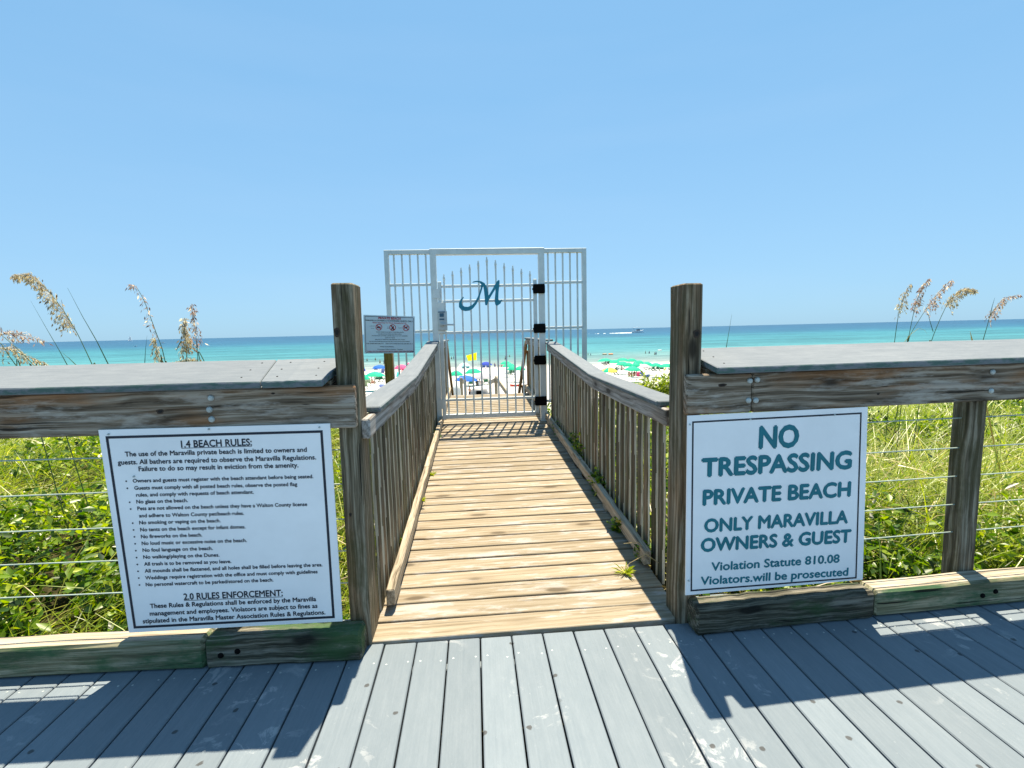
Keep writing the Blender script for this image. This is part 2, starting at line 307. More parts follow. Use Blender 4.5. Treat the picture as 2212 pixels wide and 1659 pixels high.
# surf foam in the last shallow metres
fm = t.math('MULTIPLY', t.step(fac, 0.86, 0.97), t.step(t.noise(t.mapping(geo, (0.10, 0.35, 1)), 1.0, 6, 0.7), 0.54, 0.66))
cap_ = t.math('MULTIPLY', t.step(t.noise(t.mapping(geo, (0.03, 0.14, 1), (7, 2, 0)), 1.0, 8, 0.75), 0.70, 0.76), 0.5)
col = t.mix(t.math('MAXIMUM', fm, cap_), dk.outputs[0], (0.40, 0.41, 0.41, 1))
t.link(col, t.p.inputs['Base Color']); t.p.inputs['Roughness'].default_value = 0.32; t.p.inputs['Specular IOR Level'].default_value = 0.12; t.p.inputs['IOR'].default_value = 1.33
t.bump(t.math('ADD', sml, t.math('MULTIPLY', mid, 2.0)), 0.5, 0.25); M['sea'] = t.m
M['foam'] = plain('white_foam', (0.9, 0.93, 0.94), 0.8, 0, 0.06, 0.4)
def leafmat(name, stops, trans=0.42, rough=0.38, spec=0.5):
    t = NT(name); bv = t.attr('bv').outputs['Fac']
    col = t.ramp(bv, stops)
    t.link(col, t.p.inputs['Base Color']); t.p.inputs['Roughness'].default_value = rough; t.p.inputs['Specular IOR Level'].default_value = spec
    tr = t.node('ShaderNodeBsdfTranslucent'); hsn = t.node('ShaderNodeHueSaturation'); hsn.inputs['Value'].default_value = 1.5; hsn.inputs['Saturation'].default_value = 1.05; t.link(col, hsn.inputs['Color']); t.link(hsn.outputs[0], tr.inputs['Color'])
    mx = t.node('ShaderNodeMixShader'); mx.inputs[0].default_value = trans; t.link(t.p.outputs[0], mx.inputs[1]); t.link(tr.outputs[0], mx.inputs[2])
    t.link(mx.outputs[0], t.n['Material Output'].inputs['Surface']); return t.m
M['leaf'] = leafmat('creeper_leaf', [(0.0, (0.010, 0.032, 0.003, 1)), (0.35, (0.055, 0.13, 0.005, 1)), (0.65, (0.16, 0.26, 0.008, 1)), (1.0, (0.40, 0.46, 0.03, 1))])
M['grass'] = leafmat('dune_grass_blade', [(0.0, (0.045, 0.09, 0.004, 1)), (0.4, (0.18, 0.25, 0.010, 1)), (0.75, (0.32, 0.39, 0.02, 1)), (1.0, (0.50, 0.49, 0.10, 1))])
M['straw'] = leafmat('dry_straw', [(0.0, (0.15, 0.10, 0.04, 1)), (0.5, (0.36, 0.28, 0.12, 1)), (1.0, (0.55, 0.47, 0.27, 1))], 0.25)
M['oat_seed'] = leafmat('sea_oat_seed', [(0.0, (0.26, 0.20, 0.12, 1)), (0.4, (0.55, 0.47, 0.32, 1)), (1.0, (0.80, 0.76, 0.62, 1))], 0.5)
M['oat_dark'] = leafmat('dark_sea_oat_seed', [(0.0, (0.26, 0.19, 0.18, 1)), (0.6, (0.55, 0.45, 0.39, 1)), (1.0, (0.85, 0.78, 0.66, 1))], 0.6)
M['oat_stem'] = leafmat('sea_oat_stem', [(0.0, (0.05, 0.13, 0.07, 1)), (0.6, (0.18, 0.24, 0.06, 1)), (1.0, (0.55, 0.46, 0.18, 1))], 0.3)
M['flower'] = plain('yellow_petal', (0.80, 0.42, 0.02), 0.6)
def fabric(name, col, trans=0.3):
    t = NT(name); n = t.noise(t.node('ShaderNodeTexCoord').outputs['Object'], 3.0, 3)
    c = t.ramp(n, [(0.3, L(tuple(0.9 * x for x in col))), (0.7, L(tuple(min(1, 1.08 * x) for x in col)))])
    t.link(c, t.p.inputs['Base Color']); t.p.inputs['Roughness'].default_value = 0.8
    tr = t.node('ShaderNodeBsdfTranslucent'); t.link(c, tr.inputs['Color']); mx = t.node('ShaderNodeMixShader'); mx.inputs[0].default_value = trans
    t.link(t.p.outputs[0], mx.inputs[1]); t.link(tr.outputs[0], mx.inputs[2]); t.link(mx.outputs[0], t.n['Material Output'].inputs['Surface']); return t.m
for k, c in dict(green=(0.0, 0.47, 0.27), blue=(0.005, 0.13, 0.55), navy=(0.01, 0.05, 0.42), pink=(0.85, 0.09, 0.24), aqua=(0.42, 0.75, 0.82), grey=(0.48, 0.47, 0.50), yellow=(0.85, 0.62, 0.10), white=(0.85, 0.86, 0.86), flag=(0.90, 0.80, 0.0), lilac=(0.42, 0.50, 0.85), teal=(0.05, 0.50, 0.48)).items(): M['f_' + k] = fabric(k + '_canvas', c)
for k, c in dict(c_green=(0.01, 0.14, 0.07), c_blue=(0.01, 0.06, 0.28), c_olive=(0.20, 0.28, 0.16), c_pink=(0.55, 0.05, 0.14), c_teal=(0.06, 0.32, 0.36), c_tan=(0.38, 0.26, 0.14), skin=(0.42, 0.23, 0.14), dark=(0.02, 0.02, 0.025), cooler=(0.04, 0.09, 0.48), red=(0.65, 0.05, 0.03), hull=(0.9, 0.9, 0.9), glassy=(0.10, 0.14, 0.18), orange=(0.85, 0.22, 0.03), hair=(0.03, 0.018, 0.01), bin=(0.30, 0.30, 0.31), shirt=(0.08, 0.16, 0.34)).items(): M[k] = plain(k + '_paint', c, 0.6)
# ------------------------------------------------------------------ land and sea
GY = [(-8, -0.7), (1.5, -0.45), (2.4, -0.28), (7.5, -0.25), (10, -0.55), (14, -1.6), (20, -3.2), (30, -4.7), (42, -5.35), (55, -5.6), (119, -7.2), (140, -8.2), (170, -9.5)]
def gbase(y): return float(np.interp(y, [a for a, b in GY], [b for a, b in GY]))
SEA_Z = -7.2
def gz(x, y):
    d = math.sin(x * 0.9 + 1.3) * math.cos(y * 1.1) * 0.06 + math.sin(x * 0.31 + y * 0.23) * 0.10 + math.sin(x * 2.3 + y * 1.9) * 0.02
    return gbase(y) + d * (1.0 if y < 30 else 0.3)
xs = np.concatenate([np.linspace(-260, -40, 30), np.linspace(-36, -8, 30), np.linspace(-7, 9, 60), np.linspace(10, 40, 30), np.linspace(46, 260, 30)])
ys = np.concatenate([np.linspace(-8, 1, 8), np.linspace(1.5, 16, 60), np.linspace(16.6, 60, 60), np.linspace(61.5, 170, 60)])
g = MB(); nx = len(xs)
g.add([(x, y, gz(x, y)) for y in ys for x in xs], [(j * nx + i, j * nx + i + 1, (j + 1) * nx + i + 1, (j + 1) * nx + i) for j in range(len(ys) - 1) for i in range(nx - 1)])
tag(g.build('beach_ground', M['sand'], smooth=True), kind='structure')
g = MB(); g.add([(-40000, 117.5, SEA_Z), (40000, 117.5, SEA_Z), (40000, 50000, SEA_Z), (-40000, 50000, SEA_Z)], [(0, 1, 2, 3)])
tag(g.build('sea', M['sea']), kind='structure')
def ground_hit(x, y):
    d = ray(x, y); s = 8.0
    for _ in range(4000):
        P = EP + d * s
        zt = gz(P[0], P[1]) if P[1] < 117 else SEA_Z
        if P[2] <= zt: return np.array([P[0], P[1], zt])
        s += 0.06
    return P
# ------------------------------------------------------------------ boardwalk deck and ramp
g = MB(); pitch = 0.1432; k = -46
while k < 52:
    x = 0.131 + k * pitch + 0.0716
    yend = 2.085 + 0.01 * math.sin(k * 3.1) + (0.22 if (x < -0.50 or x > 0.95) else 0.0)
    g.board((x, -2.6, -0.0135), (x, yend, -0.0135), 0.1365, 0.027, ch=0.004, seg=6, wob=0.0012)
    k += 1
for y in (-2.3, -1.4, -0.5, 0.4, 1.2, 1.95): g.board((-6.6, y, -0.10), (7.4, y, -0.10), 0.04, 0.14)
tag(g.build('boardwalk_deck', M['deck']), kind='structure')
g = MB()
for k in range(-46, 52):
    for y in (1.95, 1.2, 0.4):
        for dx in (-0.045, 0.045):
            if random.random() < 0.85: g.lathe((0.131 + k * pitch + 0.0716 + dx + random.uniform(-.006, .006), y + random.uniform(-.012, .012), 0.0), [(0.0042, -0.001), (0.0040, 0.0008), (0.0, 0.001)], n=8)
tag(g.build('deck_screws', M['steel']), kind='structure')
def ramp_z(y): return 0.0425 * (y - 2.09)
g = MB(); y = 2.10; i = 0
RX0, RX1 = -0.50, 0.955
while y < 8.45:
    w = 0.138; z = ramp_z(y + w / 2) - 0.016 + (0.004 if i else 0.006)
    sl = random.uniform(-0.004, 0.004) + 0.004
    g.board((RX0 - random.uniform(0, .012), y + w / 2 - sl, z), (RX1 + random.uniform(0, .012), y + w / 2 + sl, z + random.uniform(-.002, .002)), w - random.uniform(0.0005, 0.004), 0.036, ch=0.003, seg=10, wob=0.0008, rough=0.0004)
    y += w + 0.003; i += 1
for x in (-0.42, 0.22, 0.88): g.board((x, 2.12, ramp_z(2.12) - 0.105), (x, 8.5, ramp_z(8.5) - 0.105), 0.04, 0.14)
for yy in (3.2, 5.0, 6.8, 8.3):
    for x in (-0.47, 0.93): g.board((x, yy, -1.6), (x, yy, ramp_z(yy) - 0.06), 0.09, 0.09, up=(0, 1, 0))
tag(g.build('ramp', M['ramp_wood']), kind='structure')
g = MB()
for i in range(45):
    yy = 2.10 + i * 0.141 + 0.069
    for x in (-0.42, -0.39, 0.20, 0.235, 0.86, 0.89):
        if random.random() < 0.8: g.lathe((x + random.uniform(-.01, .01), yy + random.uniform(-.04, .04), ramp_z(yy) + 0.0015), [(0.0042, 0), (0.004, 0.002), (0, 0.0022)], n=8)
tag(g.build('ramp_screws', M['steel']), kind='structure')
# stairs and lower walk beyond the gate
g = MB(); n = 9
for k in range(n):
    yk = 8.56 + k * 0.29; zk = ramp_z(8.5) - 0.19 * (k + 1)
    g.board((-0.48, yk, zk), (0.95, yk, zk), 0.28, 0.036, seg=3, wob=0.002)
for x in (-0.5, 0.97): g.board((x, 8.45, ramp_z(8.5) - 0.14), (x, 8.5 + n * 0.29, ramp_z(8.5) - 0.19 * n - 0.10), 0.04, 0.24)
ye = 8.5 + n * 0.29; ze = ramp_z(8.5) - 0.19 * n
yb = ye
while yb < 24:
    zb = ze - (yb - ye) * 0.10
    zb = max(zb, gbase(yb) + 0.25)
    g.board((-0.5, yb + .07, zb), (0.97, yb + .07, zb - 0.0), 0.134, 0.036); yb += 0.14
for yy in (11.5, 14, 17, 20, 23):
    for x in (-0.45, 0.92): g.board((x, yy, gbase(yy) - 0.5), (x, yy, max(ze - (yy - ye) * 0.10, gbase(yy) + .25) - 0.03), 0.09, 0.09, up=(0, 1, 0))
tag(g.build('beach_stairs', M['ramp_wood']), kind='structure')
# ------------------------------------------------------------------ the two boardwalk fences
def yl(x): return 2.04 - 0.035 * (x + 0.5)          # front face of the top rail, left and right fence
def yr(x): return 2.04 + 0.045 * (x - 1.0)
def bolt(mb, c, r=0.013, axis=(0, -1, 0)): mb.lathe(c, [(r, 0.0), (r, 0.003), (r * 0.75, 0.007), (0.0, 0.009)], axis, n=10, bv=0.5)
def fence(fy, xin, sgn, label, posts, wires, tall_x, tall_top, lean, splits, curb_splits, xout, bolts):
    root = empty('boardwalk_fence', (tall_x, fy(tall_x), 0), label, 'fence', 'weathered boardwalk fences either side of the ramp')
    # tall end post
    m = MB(); x = tall_x
    m.board((x + lean[0], fy(x) + 0.115, -0.9), (x + lean[1], fy(x) + 0.115, tall_top), 0.090, 0.142, up=(0, 1, 0), ch=0.006, seg=14, wob=0.0012, rough=0.0012)
    pt = m.build('tall_post', M['post_wood'], root)
    m = MB()
    for px in posts: 
        m = MB(); m.board((px, fy(px) + 0.04 + 0.047, -0.9), (px, fy(px) + 0.04 + 0.047, 1.17), 0.09, 0.09, up=(0, 1, 0), ch=0.005, seg=8, wob=0.0015)
        m.build('post', M['post_wood'], root)
    # top rail boards, butt jointed
    for a, b in splits:
        m = MB(); m.board((a, fy(a) + 0.019, 1.089), (b, fy(b) + 0.019, 1.089), 0.038, 0.178, ch=0.006, seg=16, wob=0.001, rough=0.0008, bv=0.5 + 0.4 * random.random())
        m.build('top_rail', M['rail_wood'], root)
    # sloped cap
    xa = -0.594 if sgn < 0 else 1.018
    upv = (0, -0.232, 0.972); joints = ([xa, -0.875, -3.3, xout] if sgn < 0 else [xa, 3.55, xout]); sk = 0.02 * sgn
    for i, (a, b) in enumerate(zip(joints[:-1], joints[1:])):
        a = a if i == 0 else a + 0.0025 * sgn; c0 = sk if i == 0 else 0.06; c1 = 0.06
        m = MB(); m.board((a, fy(a) + 0.102, 1.2315), (b, fy(b) + 0.102, 1.2315 + random.uniform(-.002, .002)), 0.315, 0.029, up=upv, ch=0.004, seg=14, wob=0.0014, rough=0.0005, cut0=c0, cut1=c1, bv=random.random())
        m.build('cap_board', M['cap'], root)
        for e, dx in ((a, 0.07 * sgn), (b, -0.07 * sgn)):
            for k in range(3):
                q = -0.10 + 0.10 * k; ex = e + dx + random.uniform(-.02, .02)
                m = MB(); m.lathe((ex, fy(ex) + 0.102 + q * 0.972, 1.2315 + q * 0.232 + 0.0147), [(0.0045, 0), (0.0035, 0.0015), (0, 0.0015)], upv, n=6); m.build('screw', M['black'], root)
    m = MB(); xq = xa + 0.032 * sgn; m.board((xq, fy(xq) + 0.042, 1.128), (xq, fy(xq) + 0.235, 1.150), 0.05, 0.135, up=(0, 0, 1)); m.build('cap_gap_block', M['post_wood'], root)  # added block: shuts the bright see-through gap under the cap end so it reads dark
    # curb timbers
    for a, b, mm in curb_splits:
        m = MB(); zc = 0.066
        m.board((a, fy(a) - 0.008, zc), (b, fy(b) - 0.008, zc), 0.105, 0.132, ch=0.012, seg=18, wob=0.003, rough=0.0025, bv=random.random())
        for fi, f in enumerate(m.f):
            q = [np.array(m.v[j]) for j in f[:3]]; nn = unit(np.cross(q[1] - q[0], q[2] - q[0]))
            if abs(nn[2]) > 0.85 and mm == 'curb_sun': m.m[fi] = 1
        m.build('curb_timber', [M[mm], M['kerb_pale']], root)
    # cables
    for z in wires:
        m = MB(); xs_ = np.linspace(tall_x, xout, 12)
        m.tube([(xx, fy(xx) + 0.04 + 0.045, z + random.uniform(-.0015, .0015)) for xx in xs_], 0.0032, 6)
        m.build('cable', M['cable'], root)
    for (bx, bz) in bolts:
        m = MB(); bolt(m, (bx, fy(bx) - 0.001, bz)); m.build('bolt', M['steel'], root)
    for (bx, bz) in [(posts[0] - 0.02, 0.06), (posts[0] + 0.05, 0.075)]:
        m = MB(); bolt(m, (bx, fy(bx) - 0.061, bz), 0.012); m.build('bolt', M['black'], root)
    return root
fence(yl, -0.5, -1, 'left weathered fence with the short beach rules board nailed below its grey cap', (-1.08, -2.95, -4.8), (0.889, 0.736, 0.577, 0.43, 0.28), -0.535, 1.60, (-0.012, 0.000),
      [(-0.497, -6.2)], [(-0.515, -1.165, 'curb_wood'), (-1.168, -6.2, 'curb_sun')], -6.2, [(-1.075, 1.143), (-1.08, 1.055), (-1.085, 1.095), (-2.95, 1.14), (-2.95, 1.05)])
fence(yr, 0.95, 1, 'right weathered fence with the no trespassing board and a short splice in its rail', (2.435, 4.3, 6.15), (0.907, 0.756, 0.611, 0.465, 0.32), 0.963, 1.575, (-0.01, 0.0),
      [(0.92, 1.224), (1.228, 7.0)], [(0.955, 1.84, 'curb_wood'), (1.843, 7.0, 'curb_sun')], 7.0, [(1.212, 1.142), (1.208, 1.055), (1.247, 1.146), (1.243, 1.054), (2.44, 1.14), (2.44, 1.05)])
# dark knots on the tall posts and rails, where the photo shows them
M['knot'] = plain('knot_wood', (0.035, 0.018, 0.008), 0.7, 0, 0.4, 90); M['knot_core'] = plain('knot_core', (0.006, 0.004, 0.003), 0.8, 0, 0.4, 90)
def knot(fy, off, px, py, a, b, parent):
    P = onY(px, py, 2.05)
    for _ in range(6): P = onY(px, py, fy(P[0]) + off)
    n = 18
    for k_, mt, lift in ((1.0, 'knot', 0.0006), (0.55, 'knot_core', 0.0012)):
        m = MB(); ring = [P + np.array([a * k_ * (1 + 0.12 * math.sin(3 * t) + 0.08 * math.sin(5 * t + 1)) * math.cos(t), -lift, b * k_ * (1 + 0.1 * math.sin(2 * t + 1)) * math.sin(t)]) for t in [2 * math.pi * i / n for i in range(n)]]
        m.prism(ring, (0, 0.004, 0)); m.build('knot', M[mt], parent)
FL, FR = [o for o in bpy.data.objects if o.name.startswith('boardwalk_fence')]
knot(yl, 0.042, 728, 718, 0.012, 0.022, FL); knot(yl, 0.0, 346, 889, 0.016, 0.011, FL); knot(yl, 0.042, 757, 1112, 0.006, 0.010, FL); knot(yl, 0.0, 590, 850, 0.008, 0.004, FL)
knot(yr, 0.042, 1505, 721, 0.016, 0.021, FR); knot(yr, 0.0, 1896, 851, 0.011, 0.006, FR); knot(yr, 0.0, 1560, 832, 0.02, 0.008, FR)
# ------------------------------------------------------------------ lettering
def text_mesh(s, bold):
    cu = bpy.data.curves.new('lettering', 'FONT'); cu.body = s; cu.size = 1.0; cu.offset = 0; cu.resolution_u = 3; cu.extrude = 0
    o = bpy.data.objects.new('lettering', cu); COL.objects.link(o)
    dg = bpy.context.evaluated_depsgraph_get(); me = bpy.data.meshes.new_from_object(o.evaluated_get(dg))
    vs = np.array([v.co[:] for v in me.vertices]); fs = [tuple(p.vertices) for p in me.polygons]
    bpy.data.objects.remove(o); bpy.data.curves.remove(cu); bpy.data.meshes.remove(me)
    return vs, fs
def put_text(mb, s, A, B, cap, lift, bold=0.012, mi=0):
    # baseline from point A to point B on the sign, capitals cap metres tall, lift = vector off the face
    vs, fs = text_mesh(s, bold); A = np.asarray(A, float); B = np.asarray(B, float)
    x0, x1 = vs[:, 0].min(), vs[:, 0].max(); u = (B - A) / (x1 - x0); n = unit(lift); v = unit(np.cross(n, unit(B - A)))
    k = cap / 0.715
    h = bold * 0.5; l = np.asarray(lift); e = unit(l) * 0.00012
    for i, (dx, dy) in enumerate([(0, 0)] if bold <= 0 else [(-h, 0), (h, 0), (0, h), (0, -h)]):
        mb.add([A + u * (p[0] - x0 + dx) + v * ((p[1] + dy) * k) + l + e * i for p in vs], fs, None, 0.5, mi)
def strip(mb, A, B, w, lift, mi=0):
    A = np.asarray(A, float); B = np.asarray(B, float); v = unit(np.cross(unit(lift), unit(B - A))) * w
    l = np.asarray(lift, float); mb.add([A + l, B + l, B + v + l, A + v + l], [(0, 1, 2, 3)], None, 0.5, mi)
def frame_lines(mb, q, wd, lift, mi=0):
    c = sum(q) / 4; qi = []
    for i in range(4):
        e0 = unit(q[(i + 1) % 4] - q[i]); e1 = unit(q[(i - 1) % 4] - q[i]); qi.append(q[i] + (e0 + e1) * wd)
    l = np.asarray(lift, float)
    for i in range(4):
        j = (i + 1) % 4; mb.add([q[i] + l, q[j] + l, qi[j] + l, qi[i] + l], [(0, 1, 2, 3)], None, 0.5, mi)
def sign_plane(fy, off):
    def f(x, y):
        P = onY(x, y, 2.05)
        for _ in range(6): P = onY(x, y, fy(P[0]) + off)
        return P
    return f
LIFT = np.array([0, -0.0008, 0])
# left board
Lz = lambda zx, zy: (184.3 + 0.3111 * zx, 884.8 + 0.3111 * zy)
SL = sign_plane(yl, -0.010); LP = lambda zx, zy: SL(*Lz(zx, zy))
root = MB(); root.slab([LP(303, 1549), LP(1785, 1470), LP(1698, 97), LP(90, 142)], (0, 0.006, 0))
root = root.build('beach_rules_sign', M['sign_white']); tag(root, 'white board with a long list of beach rules in small dark print', 'sign')
m = MB(); frame_lines(m, [LP(337, 1520), LP(1733, 1447), LP(1648, 143), LP(140, 185)], 0.0105, LIFT); m.build('border', M['navy_ink'], root)
cw = 0.3111 * 2.12 / F
LT = [("1.4 BEACH RULES:", 668, 263, 1157, 248, 47), ("The use of the Maravilla private beach is limited to owners and", 278, 325, 1538, 292, 32),
      ("guests. All bathers are required to observe the Maravilla Regulations.", 228, 382, 1603, 345, 32), ("Failure to do so may result in eviction from the amenity.", 373, 427, 1480, 400, 32),
      ("Owners and guests must register with the beach attendant before being seated.", 332, 506, 1583, 475, 25), ("Guests must comply with all posted beach rules, observe the posted flag", 343, 556, 1472, 529, 25),
      ("rules, and comply with requests of beach attendant.", 355, 604, 1170, 583, 25), ("No glass on the beach.", 357, 651, 713, 641, 25), ("Pets are not allowed on the beach unless they have a Walton County license", 364, 698, 1541, 668, 25),
      ("and adhere to Walton County pet/beach rules.", 376, 748, 1102, 730, 25), ("No smoking or vaping on the beach.", 377, 796, 940, 781, 25), ("No tents on the beach except for infant domes.", 384, 845, 1113, 824, 25),
      ("No fireworks on the beach.", 389, 893, 812, 880, 25), ("No loud music or excessive noise on the beach.", 394, 940, 1122, 918, 25), ("No foul language on the beach.", 400, 987, 886, 973, 25), ("No walking/playing on the Dunes.", 405, 1035, 932, 1019, 25),
      ("All trash is to be removed as you leave.", 411, 1083, 1014, 1064, 25), ("All mounds shall be flattened, and all holes shall be filled before leaving the area.", 415, 1131, 1647, 1087, 25),
      ("Weddings require registration with the office and must comply with guidelines", 419, 1179, 1613, 1135, 25), ("No personal watercraft to be parked/stored on the beach.", 422, 1226, 1306, 1192, 25),
      ("2.0 RULES ENFORCEMENT:", 686, 1319, 1371, 1292, 45), ("These Rules & Regulations shall be enforced by the Maravilla", 452, 1378, 1603, 1328, 32),
      ("management and employees. Violators are subject to fines as", 450, 1430, 1612, 1375, 32), ("stipulated in the Maravilla Master Association Rules & Regulations.", 402, 1483, 1667, 1420, 32)]
m = MB()
for s, a, b, c, d, h in LT: put_text(m, s, LP(a, b), LP(c, d), h * cw, LIFT * 1.5, 0.05)
for a, b, c, d in [(668, 270, 1157, 256), (686, 1327, 1371, 1301)]: strip(m, LP(a, b), LP(c, d), 0.0022, LIFT * 1.5)
for a, b in [(285, 497), (293, 546), (309, 643), (316, 690), (330, 788), (336, 835), (342, 883), (347, 931), (352, 979), (357, 1027), (362, 1075), (367, 1122), (372, 1169), (377, 1217)]:
    m.lathe(LP(a, b) + LIFT * 1.5, [(0.0036, 0), (0, 0.0002)], (0, -1, 0), n=8)
m.build('lettering', M['navy_ink'], root)
for a, b in [(163, 170), (860, 135), (1626, 122), (340, 463)]:
    m = MB(); bolt(m, LP(a, b), 0.004); m.build('screw', M['steel'], root)
# right board
Rz = lambda zx, zy: (1400.9 + 0.3666 * zx, 847.9 + 0.3666 * zy)
SR = sign_plane(yr, -0.010); RP = lambda zx, zy: SR(*Rz(zx, zy))
root = MB(); root.slab([RP(218, 1195), RP(1262, 1102), RP(1292, 85), RP(230, 137)], (0, 0.006, 0))
root = root.build('no_trespassing_sign', M['sign_white']); tag(root, 'white board reading NO TRESPASSING PRIVATE BEACH in large teal capitals', 'sign')
m = MB(); frame_lines(m, [RP(247, 1172), RP(1226, 1095), RP(1256, 117), RP(257, 170)], 0.0075, LIFT); m.build('border', M['navy_ink'], root)
cw = 0.3666 * 2.28 / F
for s, a, b, c, d, h in [("NO", 653, 327, 878, 317, 126), ("TRESPASSING", 315, 495, 1190, 445, 104), ("PRIVATE BEACH", 322, 663, 1185, 609, 88), ("ONLY MARAVILLA", 330, 822, 1170, 767, 77), ("OWNERS & GUEST", 310, 937, 1187, 880, 78), ("Violation Statute 810.08", 370, 1050, 1122, 1000, 51), ("Violators.will be prosecuted", 307, 1133, 1173, 1077, 50)]:
    m = MB(); put_text(m, s, RP(a, b), RP(c, d), h * cw, LIFT * 1.5, 0.085 if h > 60 else 0.055); m.build('lettering', M['teal_ink'], root)
for a, b in [(243, 188), (599, 157), (1095, 132), (235, 1107)]:
    m = MB(); bolt(m, RP(a, b), 0.004); m.build('screw', M['steel'], root)
# ------------------------------------------------------------------ ramp handrails
def handrail(X, inner, y0, yk, y1, z0, zk, z1, npk, label, y0cap, kerb=True, grp='slatted ramp handrails'):
    # X: inner face of the rail board; inner = +1 if the walkway lies towards +x
    root = empty('ramp_handrail', (X, y0, ramp_z(y0)), label, 'handrail', grp)
    def zt(y): return z0 + (zk - z0) * (y - y0) / (yk - y0) if y < yk else zk + (z1 - zk) * (y - yk) / (y1 - yk)
    xb = X - inner * 0.019
    for a, b in ((y0, yk - 0.002), (yk + 0.002, y1)):
        m = MB(); m.board((xb, a, zt(a) - 0.031 - 0.043), (xb, b, zt(b) - 0.031 - 0.043), 0.038, 0.086, ch=0.005, seg=10, wob=0.001, rough=0.001, bv=0.6); m.build('rail_board', M['grey_wood'], root)
    xc = X - inner * 0.055
    for a, b in ((y0cap, yk - 0.001), (yk + 0.001, y1)):
        m = MB(); m.board((xc, a, zt(a) - 0.0135), (xc, b, zt(b) - 0.0135), 0.15, 0.027, ch=0.005, seg=8, wob=0.0008); m.build('rail_cap', M['cap'], root)
    pitch_ = 0.117; xp = X - inner * (0.038 + 0.012); y = y0 + 0.15; i = 0
    while y < y1 - 0.04:
        m = MB(); zb = ramp_z(y) - random.uniform(0.02, 0.05); ln = random.uniform(-.012, .012); xo = random.uniform(-.003, .003)
        wdt = random.uniform(0.066, 0.080)
        m.board((xp + xo, y, zb), (xp + xo, y + ln, zt(y) - 0.034), 0.016, wdt, up=(0, 1, 0), ch=0.003, seg=5, wob=0.0015, rough=0.0008)
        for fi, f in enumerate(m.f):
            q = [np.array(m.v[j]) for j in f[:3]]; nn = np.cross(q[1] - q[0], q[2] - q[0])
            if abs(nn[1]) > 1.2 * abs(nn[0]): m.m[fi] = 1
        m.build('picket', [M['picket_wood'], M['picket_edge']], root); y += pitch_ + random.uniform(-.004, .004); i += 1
    ps = [yk, y1 - 0.06]
    for py in ps:
        m = MB(); m.board((X - inner * 0.115, py, -1.2), (X - inner * 0.115, py, zt(py) - 0.034), 0.09, 0.09, up=(0, 1, 0), seg=6); m.build('post', M['post_wood'], root)
    if kerb:
        kx = X + inner * 0.006; parts = [(y0 + 0.22, 4.25), (4.255, y1)]
        for a, b in parts:
            m = MB(); m.board((kx, a, ramp_z(a) + 0.035 + 0.042), (kx, b, ramp_z(b) + 0.035 + 0.042), 0.042, 0.084, ch=0.005, seg=12, wob=0.002, rough=0.0018)
            for yb in (a + 0.15, (a + b) / 2, b - 0.15): m.board((kx, yb - .05, ramp_z(yb) + 0.018), (kx, yb + .05, ramp_z(yb) + 0.018), 0.038, 0.034)
            m.build('kerb_rail', M['kerb_pale'], root)
    return root
handrail(-0.455, 1, 2.10, 3.74, 6.27, 1.055, 1.063, 1.283, 35, 'left slatted handrail of the ramp beside the yellow-brown sign post', 2.25)
handrail(0.945, -1, 2.33, 3.86, 6.27, 1.010, 1.024, 1.238, 35, 'right slatted handrail of the ramp with weeds growing through it', 2.40)
handrail(-0.455, 1, 6.55, 7.6, 8.75, 1.262, 1.262, 1.262, 18, 'left slatted landing handrail seen through the gate bars', 6.55, kerb=True, grp='slatted landing handrails beyond the gate')
handrail(0.945, -1, 6.55, 7.6, 8.85, 1.262, 1.262, 1.262, 18, 'right slatted landing handrail with an upright brace behind the gate', 6.55, kerb=True, grp='slatted landing handrails beyond the gate')
for X, inn, lb in ((-0.48, 1, 'left brown stair handrail going down to the beach'), (0.955, -1, 'right brown stair handrail going down to the beach')):
    r_ = empty('stair_handrail', (X, 8.9, 0.2), lb, 'handrail', 'brown stair handrails')
    m = MB(); m.board((X, 8.85, 1.15), (X, 11.3, -0.55), 0.04, 0.14, ch=0.005, seg=6); m.build('rail_board', M['brown_wood'], r_)
    for y, zt_, zb in ((9.0, 1.02, -0.7), (10.1, 0.25, -1.4), (11.2, -0.45, -2.0)):
        m = MB(); m.board((X - inn * 0.07, y, zb), (X - inn * 0.07, y, zt_), 0.09, 0.09, up=(0, 1, 0)); m.build('post', M['brown_wood'], r_)
